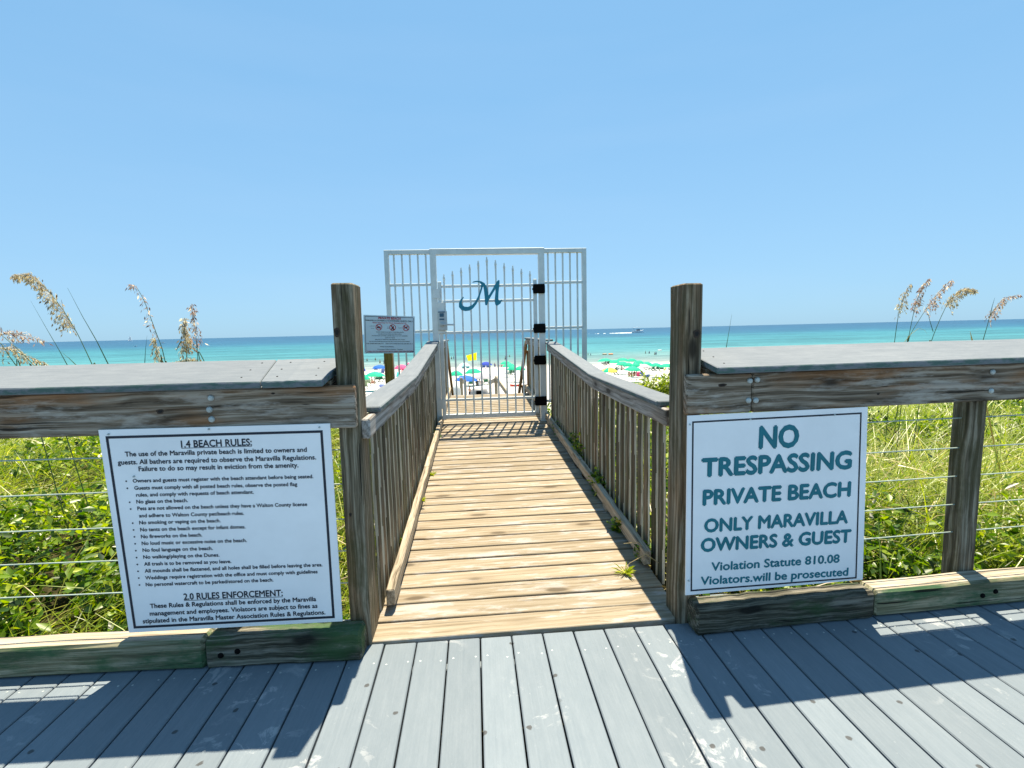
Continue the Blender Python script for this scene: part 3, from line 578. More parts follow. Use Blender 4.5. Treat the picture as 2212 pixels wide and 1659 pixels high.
# ------------------------------------------------------------------ gate
GYY = 6.36; gr = empty('metal_gate', (0.21, GYY, ramp_z(GYY)), 'pale metal security gate with spear tops and a teal letter M', 'gate')
gp = M['gate_paint']; zb = ramp_z(GYY)
def bar(m, a, b, w, d=None): m.board(a, b, w, d or w, up=(0, 1, 0) if abs(b[2] - a[2]) > abs(b[0] - a[0]) else (0, 0, 1), ch=min(0.003, w * 0.15))
XL, XR, ZT = -0.478, 0.903, 2.437
for x in (XL, XR):
    m = MB(); bar(m, (x, GYY, zb - 0.25), (x, GYY, ZT - 0.074), 0.076); m.build('frame_post', gp, gr)
m = MB(); bar(m, (XL - 0.038, GYY, ZT - 0.036), (XR + 0.038, GYY, ZT - 0.036), 0.076); m.build('frame_head', gp, gr)
for (xo, xi, zs) in ((-1.085, XL - 0.038, (1.998, 1.408)), (1.492, XR + 0.038, (2.0, 1.416))):
    sp_ = MB(); sg = 1 if xi > xo else -1; zlow = 0.15
    bar(sp_, (xo + sg * 0.028, GYY, zlow), (xo + sg * 0.028, GYY, 2.43), 0.056)
    for z in (2.402,): bar(sp_, (xo + sg * 0.056, GYY, z), (xi - sg * 0.0005, GYY, z), 0.056)
    for z in zs + (0.45,): bar(sp_, (xo + sg * 0.056, GYY, z), (xi - sg * 0.0005, GYY, z), 0.032)
    side = sp_.build('side_panel', gp, gr)
    for k in range(5):
        bx = xo + sg * 0.056 + (xi - xo - sg * 0.056) * (k + 0.62) / 5.15
        b_ = MB(); b_.board((bx, GYY, 0.43), (bx, GYY, 2.374), 0.021, 0.021, up=(0, 1, 0), ch=0.002); b_.build('bar', gp, side)
m = MB(); lx0, lx1 = -0.408, 0.816
bar(m, (lx0, GYY, 0.25), (lx0, GYY, 2.03), 0.046); bar(m, (lx1, GYY, 0.30), (lx1, GYY, 2.045), 0.046)
leaf_rails = (1.972, 1.782, 1.383, 0.505)
for z in leaf_rails: bar(m, (lx0 + 0.0235, GYY, z), (lx1 - 0.0235, GYY, z), 0.032)
bar(m, (lx0 + 0.0235, GYY, 0.288), (lx1 - 0.0235, GYY, 0.288), 0.058)
leaf = m.build('gate_leaf', gp, gr)
ztip = [2.125, 2.165, 2.205, 2.245, 2.288, 2.335, 2.293, 2.255, 2.222, 2.182, 2.150]
for k in range(11):
    bx = 0.203 + (k - 5) * 0.1105
    m = MB(); zt_ = ztip[k]; bar(m, (bx, GYY, 0.317), (bx, GYY, zt_ - 0.105), 0.021)
    m.lathe((bx, GYY, zt_ - 0.112), [(0.0, 0), (0.011, 0.002), (0.014, 0.018), (0.011, 0.03), (0.013, 0.036), (0.011, 0.042), (0.017, 0.055), (0.012, 0.08), (0.006, 0.098), (0.0085, 0.104), (0.0085, 0.110), (0.0, 0.112)], n=10)
    m.build('spear_bar', gp, leaf)
# letter M
Mpts = [(520, 660), (485, 692), (462, 745), (462, 795), (495, 833), (545, 847), (600, 840), (645, 812), (690, 755), (725, 680), (752, 600), (768, 545), (776, 520), (788, 590), (797, 680), (801, 762), (815, 775), (830, 762), (852, 700), (892, 632), (942, 550), (932, 632), (925, 710), (933, 762), (958, 778), (1000, 750), (1022, 705), (1013, 697), (997, 714), (981, 711), (973, 690), (976, 600), (988, 500), (989, 452), (980, 442), (958, 456), (920, 522), (880, 592), (846, 645), (838, 590), (822, 530), (795, 484), (750, 459), (700, 453), (655, 460), (632, 475), (650, 477), (690, 470), (728, 474), (750, 498), (746, 540), (730, 600), (705, 665), (670, 728), (630, 770), (580, 791), (535, 788), (505, 768), (497, 737), (505, 700), (526, 672)]
m = MB(); P3 = [onY(914.3 + 0.1667 * a, 530.9 + 0.1667 * b, GYY - 0.028) for a, b in Mpts]
bmx = bmesh.new(); vv = [bmx.verts.new((p[0], p[1], p[2])) for p in P3]; f_ = bmx.faces.new(vv); f_.normal_update(); bmesh.ops.triangulate(bmx, faces=[f_], ngon_method='EAR_CLIP')
bmx.verts.index_update(); tri = [tuple(v.index for v in f.verts) for f in bmx.faces]; bmx.free(); nP = len(P3)
m.add(P3 + [p + np.array([0, 0.008, 0]) for p in P3], tri + [tuple(i + nP for i in reversed(t_)) for t_ in tri] + [(i, (i + 1) % nP, (i + 1) % nP + nP, i + nP) for i in range(nP)])
m.build('letter_emblem', M['teal'], leaf, fix=True)
# hinges
for zc in (1.915, 1.408, 0.995, 0.455):
    m = MB(); xh = (lx1 + XR) / 2 + 0.004
    m.board((xh - 0.080, GYY - 0.052, zc), (xh + 0.078, GYY - 0.052, zc), 0.034, 0.112, ch=0.010)
    m.board((xh - 0.072, GYY - 0.050, zc + 0.058), (xh + 0.074, GYY - 0.050, zc + 0.058), 0.030, 0.012, ch=0.004)
    m.tube([(xh - 0.082, GYY - 0.052, zc - 0.012), (xh - 0.082, GYY - 0.052, zc + 0.012)], 0.008, 8)
    m.build('hinge', M['black'], gr)
# lock case, keypad, lever
m = MB(); m.board((-0.402, GYY - 0.03, 1.375), (-0.402, GYY - 0.03, 1.775), 0.09, 0.02, up=(0, 1, 0)); case = m.build('lock_box', gp, leaf)
m = MB(); m.board((-0.385, GYY - 0.05, 1.415), (-0.385, GYY - 0.05, 1.66), 0.118, 0.022, up=(0, 1, 0), ch=0.005)
m.lathe((-0.392, GYY - 0.060, 1.49), [(0.030, 0), (0.030, 0.012), (0.02, 0.018), (0, 0.019)], (0, -1, 0), n=16)
m.tube([(-0.392, GYY - 0.07, 1.49), (-0.392, GYY - 0.105, 1.49), (-0.36, GYY - 0.112, 1.487), (-0.245, GYY - 0.108, 1.482)], 0.010, 8)
m.build('lock', M['lock'], leaf)
m = MB(); m.board((-0.392, GYY - 0.0625, 1.585), (-0.392, GYY - 0.0625, 1.632), 0.055, 0.004, up=(0, 1, 0), ch=0.001); m.board((-0.392, GYY - 0.0625, 1.64), (-0.392, GYY - 0.0625, 1.652), 0.085, 0.004, up=(0, 1, 0), ch=0.001); m.board((-0.392, GYY - 0.0625, 1.545), (-0.392, GYY - 0.0625, 1.565), 0.06, 0.004, up=(0, 1, 0), ch=0.001)
m.build('keypad', M['lock_blue'], leaf)
for zc in (1.88, 0.46):
    m = MB(); m.board((-0.452, GYY - 0.042, zc - 0.06), (-0.452, GYY - 0.042, zc + 0.06), 0.088, 0.008, up=(0, 1, 0), ch=0.002); m.build('strike_plate', gp, gr)
# ------------------------------------------------------------------ private beach sign on its post
PY = 5.75
Pz = lambda zx, zy: (766.8 + 0.0667 * zx, 663.6 + 0.0667 * zy)
PP = lambda zx, zy: onY(*Pz(zx, zy), PY)
base = onY(843, 700, PY + 0.05)
root = empty('private_beach_sign', (base[0], PY + 0.06, -0.5), 'small white PRIVATE BEACH notice with red no-entry symbols on a yellow-brown post', 'sign')
pcen = onY(842, 790, PY + 0.053); m = MB(); m.board((pcen[0], PY + 0.053, -0.6), (pcen[0] - 0.01, PY + 0.053, 1.30), 0.092, 0.092, up=(0, 1, 0), ch=0.005, seg=6); m.build('post', M['stake_wood'], root)
m = MB(); m.slab([PP(305, 1500), PP(1945, 1482), PP(1935, 300), PP(270, 245)], (0, 0.005, 0)); m.build('panel', M['sign_grey'], root)
l1 = np.array([0, -0.0015, 0])
m = MB(); frame_lines(m, [PP(350, 1468), PP(1912, 1452), PP(1900, 335), PP(315, 285)], 0.005, l1)
cw = 0.0667 * PY / F
for s, a, b, c, d, h in [("MARAVILLA OWNERS & AUTHORIZED GUESTS ONLY", 345, 442, 1875, 482, 42), ("PLEASE OBSERVE ALL BEACH WARNING FLAGS", 690, 815, 1570, 825, 24), ("NO BEACH BONFIRES OR FIREWORKS", 750, 880, 1510, 885, 24), ("NO TENTS OR CANOPIES LARGER THAN 10 X 10 FT ALLOWED", 550, 935, 1700, 945, 24), ("LEAVE NO TRACE", 975, 1000, 1295, 1002, 24), ("REMOVE ALL PERSONAL BELONGINGS AND TRASH", 655, 1055, 1610, 1062, 24), ("FILL ALL HOLES BEFORE LEAVING FOR SEA TURTLE AND HUMAN SAFETY", 470, 1120, 1780, 1125, 24), ("FOR EMERGENCIES: 911", 375, 1192, 925, 1192, 28), ("FOR NON-EMERGENCIES: 850-892-8111", 1000, 1195, 1870, 1200, 28), ("Walton County Beaches", 815, 1292, 1255, 1292, 32), ("Tourism Information Center", 725, 1378, 1555, 1378, 26), ("NO SMOKING", 480, 618, 650, 618, 16), ("NO GLASS", 520, 695, 620, 695, 16), ("NO PETS", 1410, 680, 1520, 680, 16), ("NO", 1050, 650, 1080, 650, 16), ("GLASS", 1030, 690, 1100, 690, 16)]:
    put_text(m, s, PP(a, b), PP(c, d), h * cw, l1, 0.05)
# silhouettes inside the rings
for pts in ([(700, 650), (730, 625), (790, 620), (835, 640), (825, 670), (770, 680), (725, 680)], [(1180, 580), (1205, 590), (1215, 640), (1245, 600), (1262, 640), (1250, 700), (1265, 735), (1240, 745), (1215, 690), (1195, 740), (1172, 735), (1190, 660)], [(1590, 640), (1610, 622), (1660, 640), (1690, 610), (1712, 625), (1700, 650), (1690, 665), (1698, 720), (1680, 722), (1668, 680), (1635, 675), (1620, 715), (1602, 712), (1605, 665)]):
    q = [PP(*p) + l1 for p in pts]; b_ = bmesh.new(); f_ = b_.faces.new([b_.verts.new(tuple(p)) for p in q]); f_.normal_update(); bmesh.ops.triangulate(b_, faces=[f_], ngon_method='EAR_CLIP'); b_.verts.index_update()
    m.add(q, [tuple(v.index for v in f.verts) for f in b_.faces]); b_.free()
m.build('lettering', M['navy_ink'], root)
m = MB(); l2 = l1 * 1.6
put_text(m, "PRIVATE BEACH", PP(762, 385), PP(1475, 407), 66 * cw, l2, 0.07); put_text(m, "Please Help Keep Our Beach Enjoyable For All", PP(575, 512), PP(1660, 535), 32 * cw, l2, 0.05)
put_text(m, "THANK YOU FOR KEEPING OUR BEACH CLEAN, TAKE ONLY PICTURES", PP(385, 1440), PP(1880, 1435), 28 * cw, l2, 0.05)
m.build('red_print', M['red_ink'], root)
for cx_, cy_ in ((775, 645), (1220, 658), (1655, 667)):
    m = MB()
    n = 28; outer = [PP(cx_ + 105 * math.cos(2 * math.pi * i / n), cy_ + 105 * math.sin(2 * math.pi * i / n)) + l2 for i in range(n)]; inn = [PP(cx_ + 84 * math.cos(2 * math.pi * i / n), cy_ + 84 * math.sin(2 * math.pi * i / n)) + l2 for i in range(n)]
    m.add(outer + inn, [(i, (i + 1) % n, (i + 1) % n + n, i + n) for i in range(n)])
    a = 0.62; m.add([PP(cx_ - 70 - 8, cy_ - 70 + 8) + l2, PP(cx_ - 70 + 8, cy_ - 70 - 8) + l2, PP(cx_ + 70 + 8, cy_ + 70 - 8) + l2, PP(cx_ + 70 - 8, cy_ + 70 + 8) + l2], [(0, 1, 2, 3)])
    m.build('prohibition_ring', M['red_ink'], root)
# ------------------------------------------------------------------ dune vegetation
def quick_mesh(name, V, Fq, bv, mat, kind='stuff'):
    me = bpy.data.meshes.new(name); nv, nf, k = len(V), len(Fq), Fq.shape[1]
    me.vertices.add(nv); me.vertices.foreach_set('co', V.astype(np.float32).ravel())
    me.loops.add(nf * k); me.loops.foreach_set('vertex_index', Fq.astype(np.int32).ravel())
    me.polygons.add(nf); me.polygons.foreach_set('loop_start', np.arange(0, nf * k, k, dtype=np.int32)); me.polygons.foreach_set('loop_total', np.full(nf, k, np.int32))
    me.materials.append(mat); a = me.attributes.new('bv', 'FLOAT', 'POINT'); a.data.foreach_set('value', bv.astype(np.float32))
    me.update(); me.validate(); o = bpy.data.objects.new(name, me); COL.objects.link(o)
    if kind: o['kind'] = kind
    return o
def field(x, y, s=1.0, o=0.0):
    return 0.5 + 0.25 * (np.sin(x * 1.7 * s + o + 1.1 * np.sin(y * 1.3 * s + o)) + np.sin(y * 2.1 * s - x * 0.8 * s + 2 * o + 0.7 * np.sin(x * 2.9 * s)))
GYa = np.array(GY)
def gzv(x, y):
    d = np.sin(x * 0.9 + 1.3) * np.cos(y * 1.1) * 0.06 + np.sin(x * 0.31 + y * 0.23) * 0.10 + np.sin(x * 2.3 + y * 1.9) * 0.02
    return np.interp(y, GYa[:, 0], GYa[:, 1]) + d * np.where(y < 40, 1.0, 0.6)
def canopy(x, y):       # how tall the growth stands
    near = np.clip((y - 2.2) / 0.6, 0, 1)
    return (0.16 + 0.34 * field(x, y, 0.9, 2.0) + 0.12 * field(x, y, 2.6, 0.3)) * (0.45 + 0.55 * near) * np.clip((16.5 - y) / 4.0, 0.15, 1)
def scatter(n, ymax=15.5, power=1.6):
    x = np.empty(0); y = np.empty(0)
    while len(x) < n:
        yy = 2.22 + (ymax - 2.22) * RNG.random(n) ** power; half = 3.0 + yy * 1.3
        xx = RNG.uniform(-1, 1, n) * half + 0.2
        ok = ~((xx > -0.66) & (xx < 1.12) & (yy < 9.2)) & ~((xx > -0.62) & (xx < 1.08))
        x = np.concatenate([x, xx[ok]]); y = np.concatenate([y, yy[ok]])
    return x[:n], y[:n]
def leaves(n, name, mat):
    x, y = scatter(n); h = canopy(x, y); z = gzv(x, y) + h * (0.15 + 0.85 * RNG.random(n) ** 0.7)
    keep = (field(x, y, 0.75, 0.4) + RNG.normal(0, 0.16, n) + np.clip((3.4 - y) * 0.22, -0.25, 0.25)) > 0.41 + 0.10 * (RNG.random(n) < 0.5) 
    keep &= (np.sin(x * 9 + 2 * np.sin(y * 7)) + np.sin(y * 11 + 1.5 * np.sin(x * 8)) + RNG.normal(0, 0.6, n)) > -0.35
    x, y, z, h = x[keep], y[keep], z[keep], h[keep]; n = len(x)
    az = RNG.uniform(0, 2 * np.pi, n); tilt = RNG.normal(0.15, 0.6, n); roll = RNG.normal(0, 0.75, n)
    ln = RNG.uniform(0.014, 0.046, n) * (1 + 0.05 * y); wd = ln * RNG.uniform(0.35, 0.55, n)
    d = np.stack([np.cos(az) * np.cos(tilt), np.sin(az) * np.cos(tilt), np.sin(tilt)], 1)
    s = np.stack([-np.sin(az), np.cos(az), np.zeros(n)], 1) * np.cos(roll)[:, None] + np.array([0, 0, 1.0]) * np.sin(roll)[:, None]
    up = np.cross(d, s); c = np.stack([x, y, z], 1)
    tail = c - d * ln[:, None]; tip = c + d * ln[:, None]; l = c + s * wd[:, None] + up * (wd * 0.35)[:, None]; r = c - s * wd[:, None] + up * (wd * 0.35)[:, None]
    V = np.stack([tail, r, tip, l], 1).reshape(-1, 3); i = np.arange(n)[:, None] * 4
    Fq = np.concatenate([i + np.array([[0, 1, 2]]), i + np.array([[0, 2, 3]])])
    bv = np.clip(0.44 + 0.35 * (field(x, y, 2.3, 1.0) - 0.5) + RNG.normal(0, 0.28, n), 0, 1)
    return quick_mesh(name, V, Fq, np.repeat(bv, 4), mat)
def blades(n, name, mat, lmin, lmax, w, lie, bias, thr, sgn=1, hbase=0.0, ymax=15.5, fo=0.4):
    x, y = scatter(n, ymax); keep = sgn * (field(x, y, 0.75, fo) + RNG.normal(0, 0.14, n) + np.clip((3.4 - y) * 0.22, -0.25, 0.25) - thr) > 0
    x, y = x[keep], y[keep]; n = len(x); h = canopy(x, y)
    z = gzv(x, y) + h * hbase * RNG.random(n); L_ = RNG.uniform(lmin, lmax, n) * (0.6 + 0.8 * h)
    az = RNG.uniform(0, 2 * np.pi, n); az = np.where(RNG.random(n) < 0.55, bias + RNG.normal(0, 0.6, n), az)
    e0 = np.clip(RNG.normal(lie, 0.35, n), 0.05, 1.5); e1 = e0 - RNG.uniform(0.3, 1.5, n)
    k = 5; pts = [np.stack([x, y, z], 1)]
    for j in range(1, k):
        e = e0 + (e1 - e0) * (j - 0.5) / (k - 1)
        pts.append(pts[-1] + (L_ / (k - 1))[:, None] * np.stack([np.cos(az) * np.cos(e), np.sin(az) * np.cos(e), np.sin(e)], 1))
    A_ = np.stack(pts, 1); bad = ((A_[:, :, 0] > -0.53) & (A_[:, :, 0] < 1.0) & (A_[:, :, 1] < 8.6)).any(1) | (A_[:, :, 1] < 2.16).any(1)
    ok = ~bad; pts = [q[ok] for q in pts]; az, L_, x, y, e0 = az[ok], L_[ok], x[ok], y[ok], e0[ok]; n = len(x)
    sd_ = np.stack([-np.sin(az), np.cos(az), RNG.normal(0, 0.4, n)], 1); ww = w * RNG.uniform(0.6, 1.3, n) * (1 + 0.06 * y)
    V = []
    for j in range(k):
        t = 1 - 0.92 * (j / (k - 1)) ** 1.5
        V.append(pts[j] + sd_ * (ww * t)[:, None]); V.append(pts[j] - sd_ * (ww * t)[:, None])
    V = np.stack(V, 1).reshape(-1, 3); i = np.arange(n)[:, None] * (2 * k)
    Fq = np.concatenate([i + np.array([[2 * j, 2 * j + 1, 2 * j + 3, 2 * j + 2]]) for j in range(k - 1)])
    bv = np.clip(0.5 + 0.5 * (field(x, y, 1.7, 3.0) - 0.5) + RNG.normal(0, 0.22, n), 0, 1)
    return quick_mesh(name, V, Fq, np.repeat(bv, 2 * k), mat)
leaves(265000, 'ground_cover', M['leaf'])
blades(76000, 'dune_grass', M['grass'], 0.35, 1.05, 0.0036, 0.7, 0.3, 0.56, -1)
blades(10500, 'dry_straw', M['straw'], 0.20, 0.75, 0.0030, 0.30, 2.8, 0.46, 1, 0.9, fo=1.9)
# sparse grass on the sand beyond the dune
def sparse(n, x0, x1, y0, y1, name, mat, l0, l1, w):
    x = RNG.uniform(x0, x1, n); y = RNG.uniform(y0, y1, n); x += 0.4 * np.sin(y * 3); z = gzv(x, y); L_ = RNG.uniform(l0, l1, n); az = RNG.uniform(0, 2 * np.pi, n); e = RNG.uniform(0.9, 1.5, n)
    d = np.stack([np.cos(az) * np.cos(e), np.sin(az) * np.cos(e), np.sin(e)], 1) * L_[:, None]; b = np.stack([x, y, z - 0.02], 1); s = np.stack([np.ones(n), np.zeros(n), np.zeros(n)], 1) * w
    V = np.stack([b - s, b + s, b + d * 0.6 + s * 0.7, b + d + np.array([0.03, 0, -0.02]), b + d * 0.6 - s * 0.7], 1).reshape(-1, 3); i = np.arange(n)[:, None] * 5
    return quick_mesh(name, V, i + np.array([[0, 1, 2, 3, 4]]), np.repeat(RNG.random(n), 5), mat)
sparse(700, 2.5, 9, 10.5, 16, 'dune_edge_grass', M['straw'], 0.6, 1.35, 0.004)
sparse(2600, -16, 22, 14.5, 27, 'beach_grass', M['grass'], 0.35, 0.9, 0.006)
# ------------------------------------------------------------------ shrubs and weeds as things
def plant(name, label, cat, c, rx, ry, h, nleaf, nstem, mat, lsz, group=None, flower=None, stem_mat='oat_stem', asp=0.42):
    root = empty(name, c, label, cat, group); m = MB(); lv = MB()
    for i in range(nstem):
        a = random.uniform(0, 6.283); q = random.random() ** 0.5
        top = np.array([c[0] + rx * q * math.cos(a), c[1] + ry * q * math.sin(a), c[2] + h * random.uniform(0.55, 1.0) * (1 - 0.45 * q * q)]); b0 = np.array([c[0] + 0.25 * rx * math.cos(a) * q, c[1] + 0.25 * ry * math.sin(a) * q, c[2] - 0.02])
        mid = (b0 + top) / 2 + np.array([random.uniform(-.1, .1) * rx, random.uniform(-.1, .1) * ry, 0.12 * h])
        m.tube([b0, mid, top], [0.004, 0.003, 0.0012], 5)
        for j in range(max(1, nleaf // nstem)):
            t = random.uniform(0.15, 1.0); p = (1 - t) ** 2 * b0 + 2 * t * (1 - t) * mid + t * t * top
            d = unit([random.gauss(0, 1), random.gauss(0, 1), random.gauss(0.25, 0.5)]); s = unit(np.cross(d, [random.gauss(0, .3), random.gauss(0, .3), 1])); l = lsz * random.uniform(0.6, 1.2); w = l * asp
            p = p + d * l * 0.2; lv.add([p, p + d * l * 0.45 + s * w, p + d * l, p + d * l * 0.45 - s * w], [(0, 1, 2), (0, 2, 3)], None, min(1, max(0, random.gauss(0.5, 0.25))))
    m.build('stem', M[stem_mat], root); lv.build('foliage', M[mat], root)
    if flower:
        f_ = MB()
        for k in range(8):
            a = k * 0.785; f_.add([flower, np.array(flower) + np.array([0.018 * math.cos(a - .3), 0.018 * math.sin(a - .3), 0.008]), np.array(flower) + np.array([0.024 * math.cos(a), 0.024 * math.sin(a), 0.006]), np.array(flower) + np.array([0.018 * math.cos(a + .3), 0.018 * math.sin(a + .3), 0.008])], [(0, 1, 2, 3)])
        f_.build('flower', M['flower'], root)
    return root
plant('dune_shrub', 'bright yellow-green dune shrub behind the right ramp handrail', 'shrub', (3.75, 9.6, gz(3.75, 9.6)), 1.25, 0.9, 0.98, 14000, 420, 'grass', 0.10, asp=0.22)
for i, (x, y, rx, ry, h, nl, fl, lb) in enumerate([
    (0.99, 4.62, 0.07, 0.34, 0.36, 420, None, 'tall leafy weed clump growing through the far pickets of the right handrail'),
    (0.97, 3.72, 0.06, 0.26, 0.24, 330, None, 'dark leafy weed clump by the middle pickets of the right handrail'),
    (0.945, 3.05, 0.07, 0.17, 0.13, 150, (0.905, 2.98, 0.135), 'low weed with one yellow flower creeping over the right kerb of the ramp'),
    (0.965, 2.66, 0.05, 0.14, 0.16, 130, None, 'low green weed behind the near end of the right kerb'),
    (0.975, 5.6, 0.05, 0.20, 0.20, 130, None, 'small weed at the far end of the right kerb near the gate hinge post'),
    (-0.47, 5.75, 0.05, 0.14, 0.13, 90, None, 'small weed on the left kerb close to the gate'),
    (-0.50, 3.0, 0.03, 0.06, 0.12, 24, None, 'single broad leaf sprig poking over the left kerb')]):
    plant('weed', lb, 'weed', (x, y, ramp_z(y) - 0.01), rx, ry, h, nl, max(5, nl // 14), 'leaf', 0.038 if i < 5 else 0.05, 'weeds along the ramp', fl)
for (x, y, z, r_, lb) in [(-0.435, 3.62, 0.12, 0.075, 'pale spiky grass tuft on the left kerb'), (-0.415, 4.35, 0.10, 0.07, 'thin spiky grass tuft further up the left kerb'), (0.80, 2.52, 0.03, 0.085, 'pale spiky grass tuft on the planks beside the right kerb')]:
    root = empty('grass_tuft', (x, y, z), lb, 'grass tuft', 'grass tufts at the kerbs'); m = MB()
    for k in range(26):
        a = random.uniform(0, 6.283); e = random.uniform(0.15, 1.1); d = np.array([math.cos(a) * math.cos(e), math.sin(a) * math.cos(e), math.sin(e)]); l = r_ * random.uniform(0.5, 1.1); s = unit(np.cross(d, (0, 0, 1))) * 0.003; b0 = np.array([x, y, z])
        m.add([b0 - s, b0 + s, b0 + d * l * 0.6 + s, b0 + d * l - np.array([0, 0, 0.012]), b0 + d * l * 0.6 - s], [(0, 1, 2, 3, 4)], None, random.uniform(0.4, 1))
    m.build('blades', M['grass'], root)
root = empty('dry_stalk', (0.93, 2.5, 0.1), 'dry bent grass stalk reaching over the right kerb', 'stalk'); m = MB()
m.tube([(0.975, 2.48, 0.10), (0.90, 2.47, 0.16), (0.80, 2.44, 0.13), (0.72, 2.40, 0.07)], [0.0022, 0.002, 0.0016, 0.001], 5, bv=0.7); m.tube([(0.97, 2.62, 0.09), (0.90, 2.60, 0.17), (0.80, 2.55, 0.19)], [0.002, 0.0016, 0.001], 5, bv=0.9); m.build('stem', M['straw'], root)
# ------------------------------------------------------------------ sea oats
def oats(label, Y, pts, seed0, dens, smat, droop=1, blade=None, wide=1.0, base_drop=1.2, lsc=1.3):
    # pts: picture path of the stem from the cap edge upward to the tip; seed0: where the seed head starts along it
    P = [onY(px, py, Y) for px, py in pts]
    b0 = P[0]; d = unit(P[0] - P[1]); d = unit(d * 0.6 + np.array([0, 0, -1.0])); gzb = gz(b0[0], b0[1] + 0)
    root = empty('sea_oats', (b0[0] + d[0] * .8, b0[1], gzb), label, 'sea oats', 'sea oats standing beyond the fences')
    full = [np.array([b0[0] + d[0] * (b0[2] - gzb) * 0.9, b0[1], gzb]), P[0] + (P[0] - P[1]) * 0.9] + P
    # resample with a smooth curve
    def cr(t):
        n_ = len(full) - 1; i = min(int(t * n_), n_ - 1); u = t * n_ - i
        p = [full[max(i - 1, 0)], full[i], full[i + 1], full[min(i + 2, n_)]]
        return 0.5 * ((2 * p[1]) + (-p[0] + p[2]) * u + (2 * p[0] - 5 * p[1] + 4 * p[2] - p[3]) * u * u + (-p[0] + 3 * p[1] - 3 * p[2] + p[3]) * u ** 3)
    C = [cr(i / 60) for i in range(61)]
    m = MB(); m.tube(C, [0.0042 - 0.0034 * (i / 60) for i in range(61)], 6, bv=0.35); m.build('stem', M['oat_stem'], root)
    sm = MB(); ts = 1 - (1 - seed0) * len(pts) / (len(pts)) ; t0 = (2 + seed0 * (len(pts) - 1)) / (len(pts) + 1)
    dens = int(dens * 1.5)
    for k in range(dens):
        f = k / dens; t = t0 + (1 - t0) * (f ** 1.05); p = cr(min(t, 0.999)); tl = 1.15 * wide * (0.075 * (1 - f) + 0.022)
        tang = unit(cr(min(t + 0.01, 1)) - cr(max(t - 0.01, 0)))
        side = unit([droop * random.uniform(0.3, 1.0) + random.gauss(0, 0.35), random.gauss(0, 0.55), random.gauss(0.1, 0.4)])
        j0 = p; j1 = p + (side * 0.6 + tang * 0.5) * tl * random.uniform(0.5, 1.0); j2 = j1 + (side * 0.35 + np.array([0, 0, -0.9])) * tl * random.uniform(0.25, 0.7)
        sm.tube([j0, j1, j2], [0.0013, 0.0011, 0.0008], 3, bv=random.random(), cap=False)
        for q in range(random.choice((1, 1, 2))):
            o_ = (j1 if q else j2) + np.array([random.gauss(0, .006), random.gauss(0, .006), random.gauss(0, .004)])
            dn = unit([side[0] * 0.55 + random.gauss(0, .3), random.gauss(0, .35), -0.8 + random.gauss(0, .3)]); sd2 = unit(np.cross(dn, [random.gauss(0, 1), random.gauss(0, 1), 0.1])); th_ = np.cross(dn, sd2); l = lsc * random.uniform(0.018, 0.032); w = l * 0.16
            sm.add([o_, o_ + dn * l * 0.45 + sd2 * w, o_ + dn * l, o_ + dn * l * 0.45 - sd2 * w, o_ + dn * l * 0.4 + th_ * w * 0.35, o_ + dn * l * 0.4 - th_ * w * 0.35], [(0, 1, 4), (1, 2, 4), (2, 3, 4), (3, 0, 4), (1, 0, 5), (2, 1, 5), (3, 2, 5), (0, 3, 5)], None, min(1, max(0, random.gauss(0.55, 0.3))))
    sm.build('seed_head', M[smat], root)
    if blade:
        for bl in blade:
            Q = [onY(px, py, Y - 0.01) for px, py in bl]; m = MB(); m.tube(Q, [0.0045, 0.003, 0.0008][:len(Q)] if len(Q) == 3 else 0.002, 4, bv=0.2); m.build('leaf_blade', M['oat_stem'], root)
    return root
A = lambda zx, zy: (0.2067 * zx, 575.1 + 0.2067 * zy)          # left clump, zoomed measurements -> picture
B = lambda zx, zy: (1902.3 + 0.14 * zx, 589.8 + 0.14 * zy)     # right clump
def pa(l): return [A(*q) for q in l]
def pb(l): return [B(*q) for q in l]
oats('tallest sea oats stalk with a long arching tan seed head on the left', 4.0, pa([(965, 1030), (880, 850), (790, 670), (640, 430), (480, 230), (330, 100), (165, 100)]), 0.33, 150, 'oat_seed', -1, wide=1.0)
oats('low dark sea oats head bending right at the left edge of the view', 4.0, pa([(355, 1035), (200, 880), (60, 755), (20, 715), (140, 700), (260, 720), (460, 785)]), 0.45, 44, 'oat_dark', 0.1, wide=0.8)
oats('pale yellow sea oats head lying low above the cap at the left edge', 4.0, pa([(170, 1040), (90, 930), (0, 800), (-40, 850), (120, 880), (300, 950), (490, 1030)]), 0.5, 60, 'oat_seed', 0.2, wide=0.8)
oats('thin nearly bare sea oats stalk with one seed at its hooked tip', 4.0, pa([(1730, 1015), (1690, 850), (1630, 690), (1560, 500), (1500, 350), (1440, 240), (1400, 205), (1345, 215)]), 0.25, 26, 'oat_dark', -0.6, wide=0.45)
oats('sea oats with a narrow drooping chain of seeds beside the bare stalk', 4.0, pa([(1690, 1020), (1665, 960), (1640, 900), (1630, 840), (1625, 780), (1620, 755)]), 0.0, 40, 'oat_seed', -0.2, wide=0.5)
oats('stout upright plume of sea oats just left of the fence post', 4.0, pa([(1952, 1015), (1950, 900), (1945, 800), (1935, 680), (1925, 560)]), 0.22, 110, 'oat_seed', 0.0, wide=0.75, blade=[pa([(1895, 780), (1860, 840), (1840, 890)])])
oats('slim upright sea oats right beside the stout plume', 4.0, pa([(2070, 1010), (2060, 860), (2040, 680), (2015, 520), (2000, 400)]), 0.25, 46, 'oat_dark', 0.0, wide=0.6)
oats('lying cream seed head of sea oats at the foot of the stout plume', 4.0, pa([(2090, 1010), (2020, 985), (1950, 985), (1850, 1000), (1770, 1020)]), 0.05, 60, 'oat_seed', 0.0, wide=0.5)
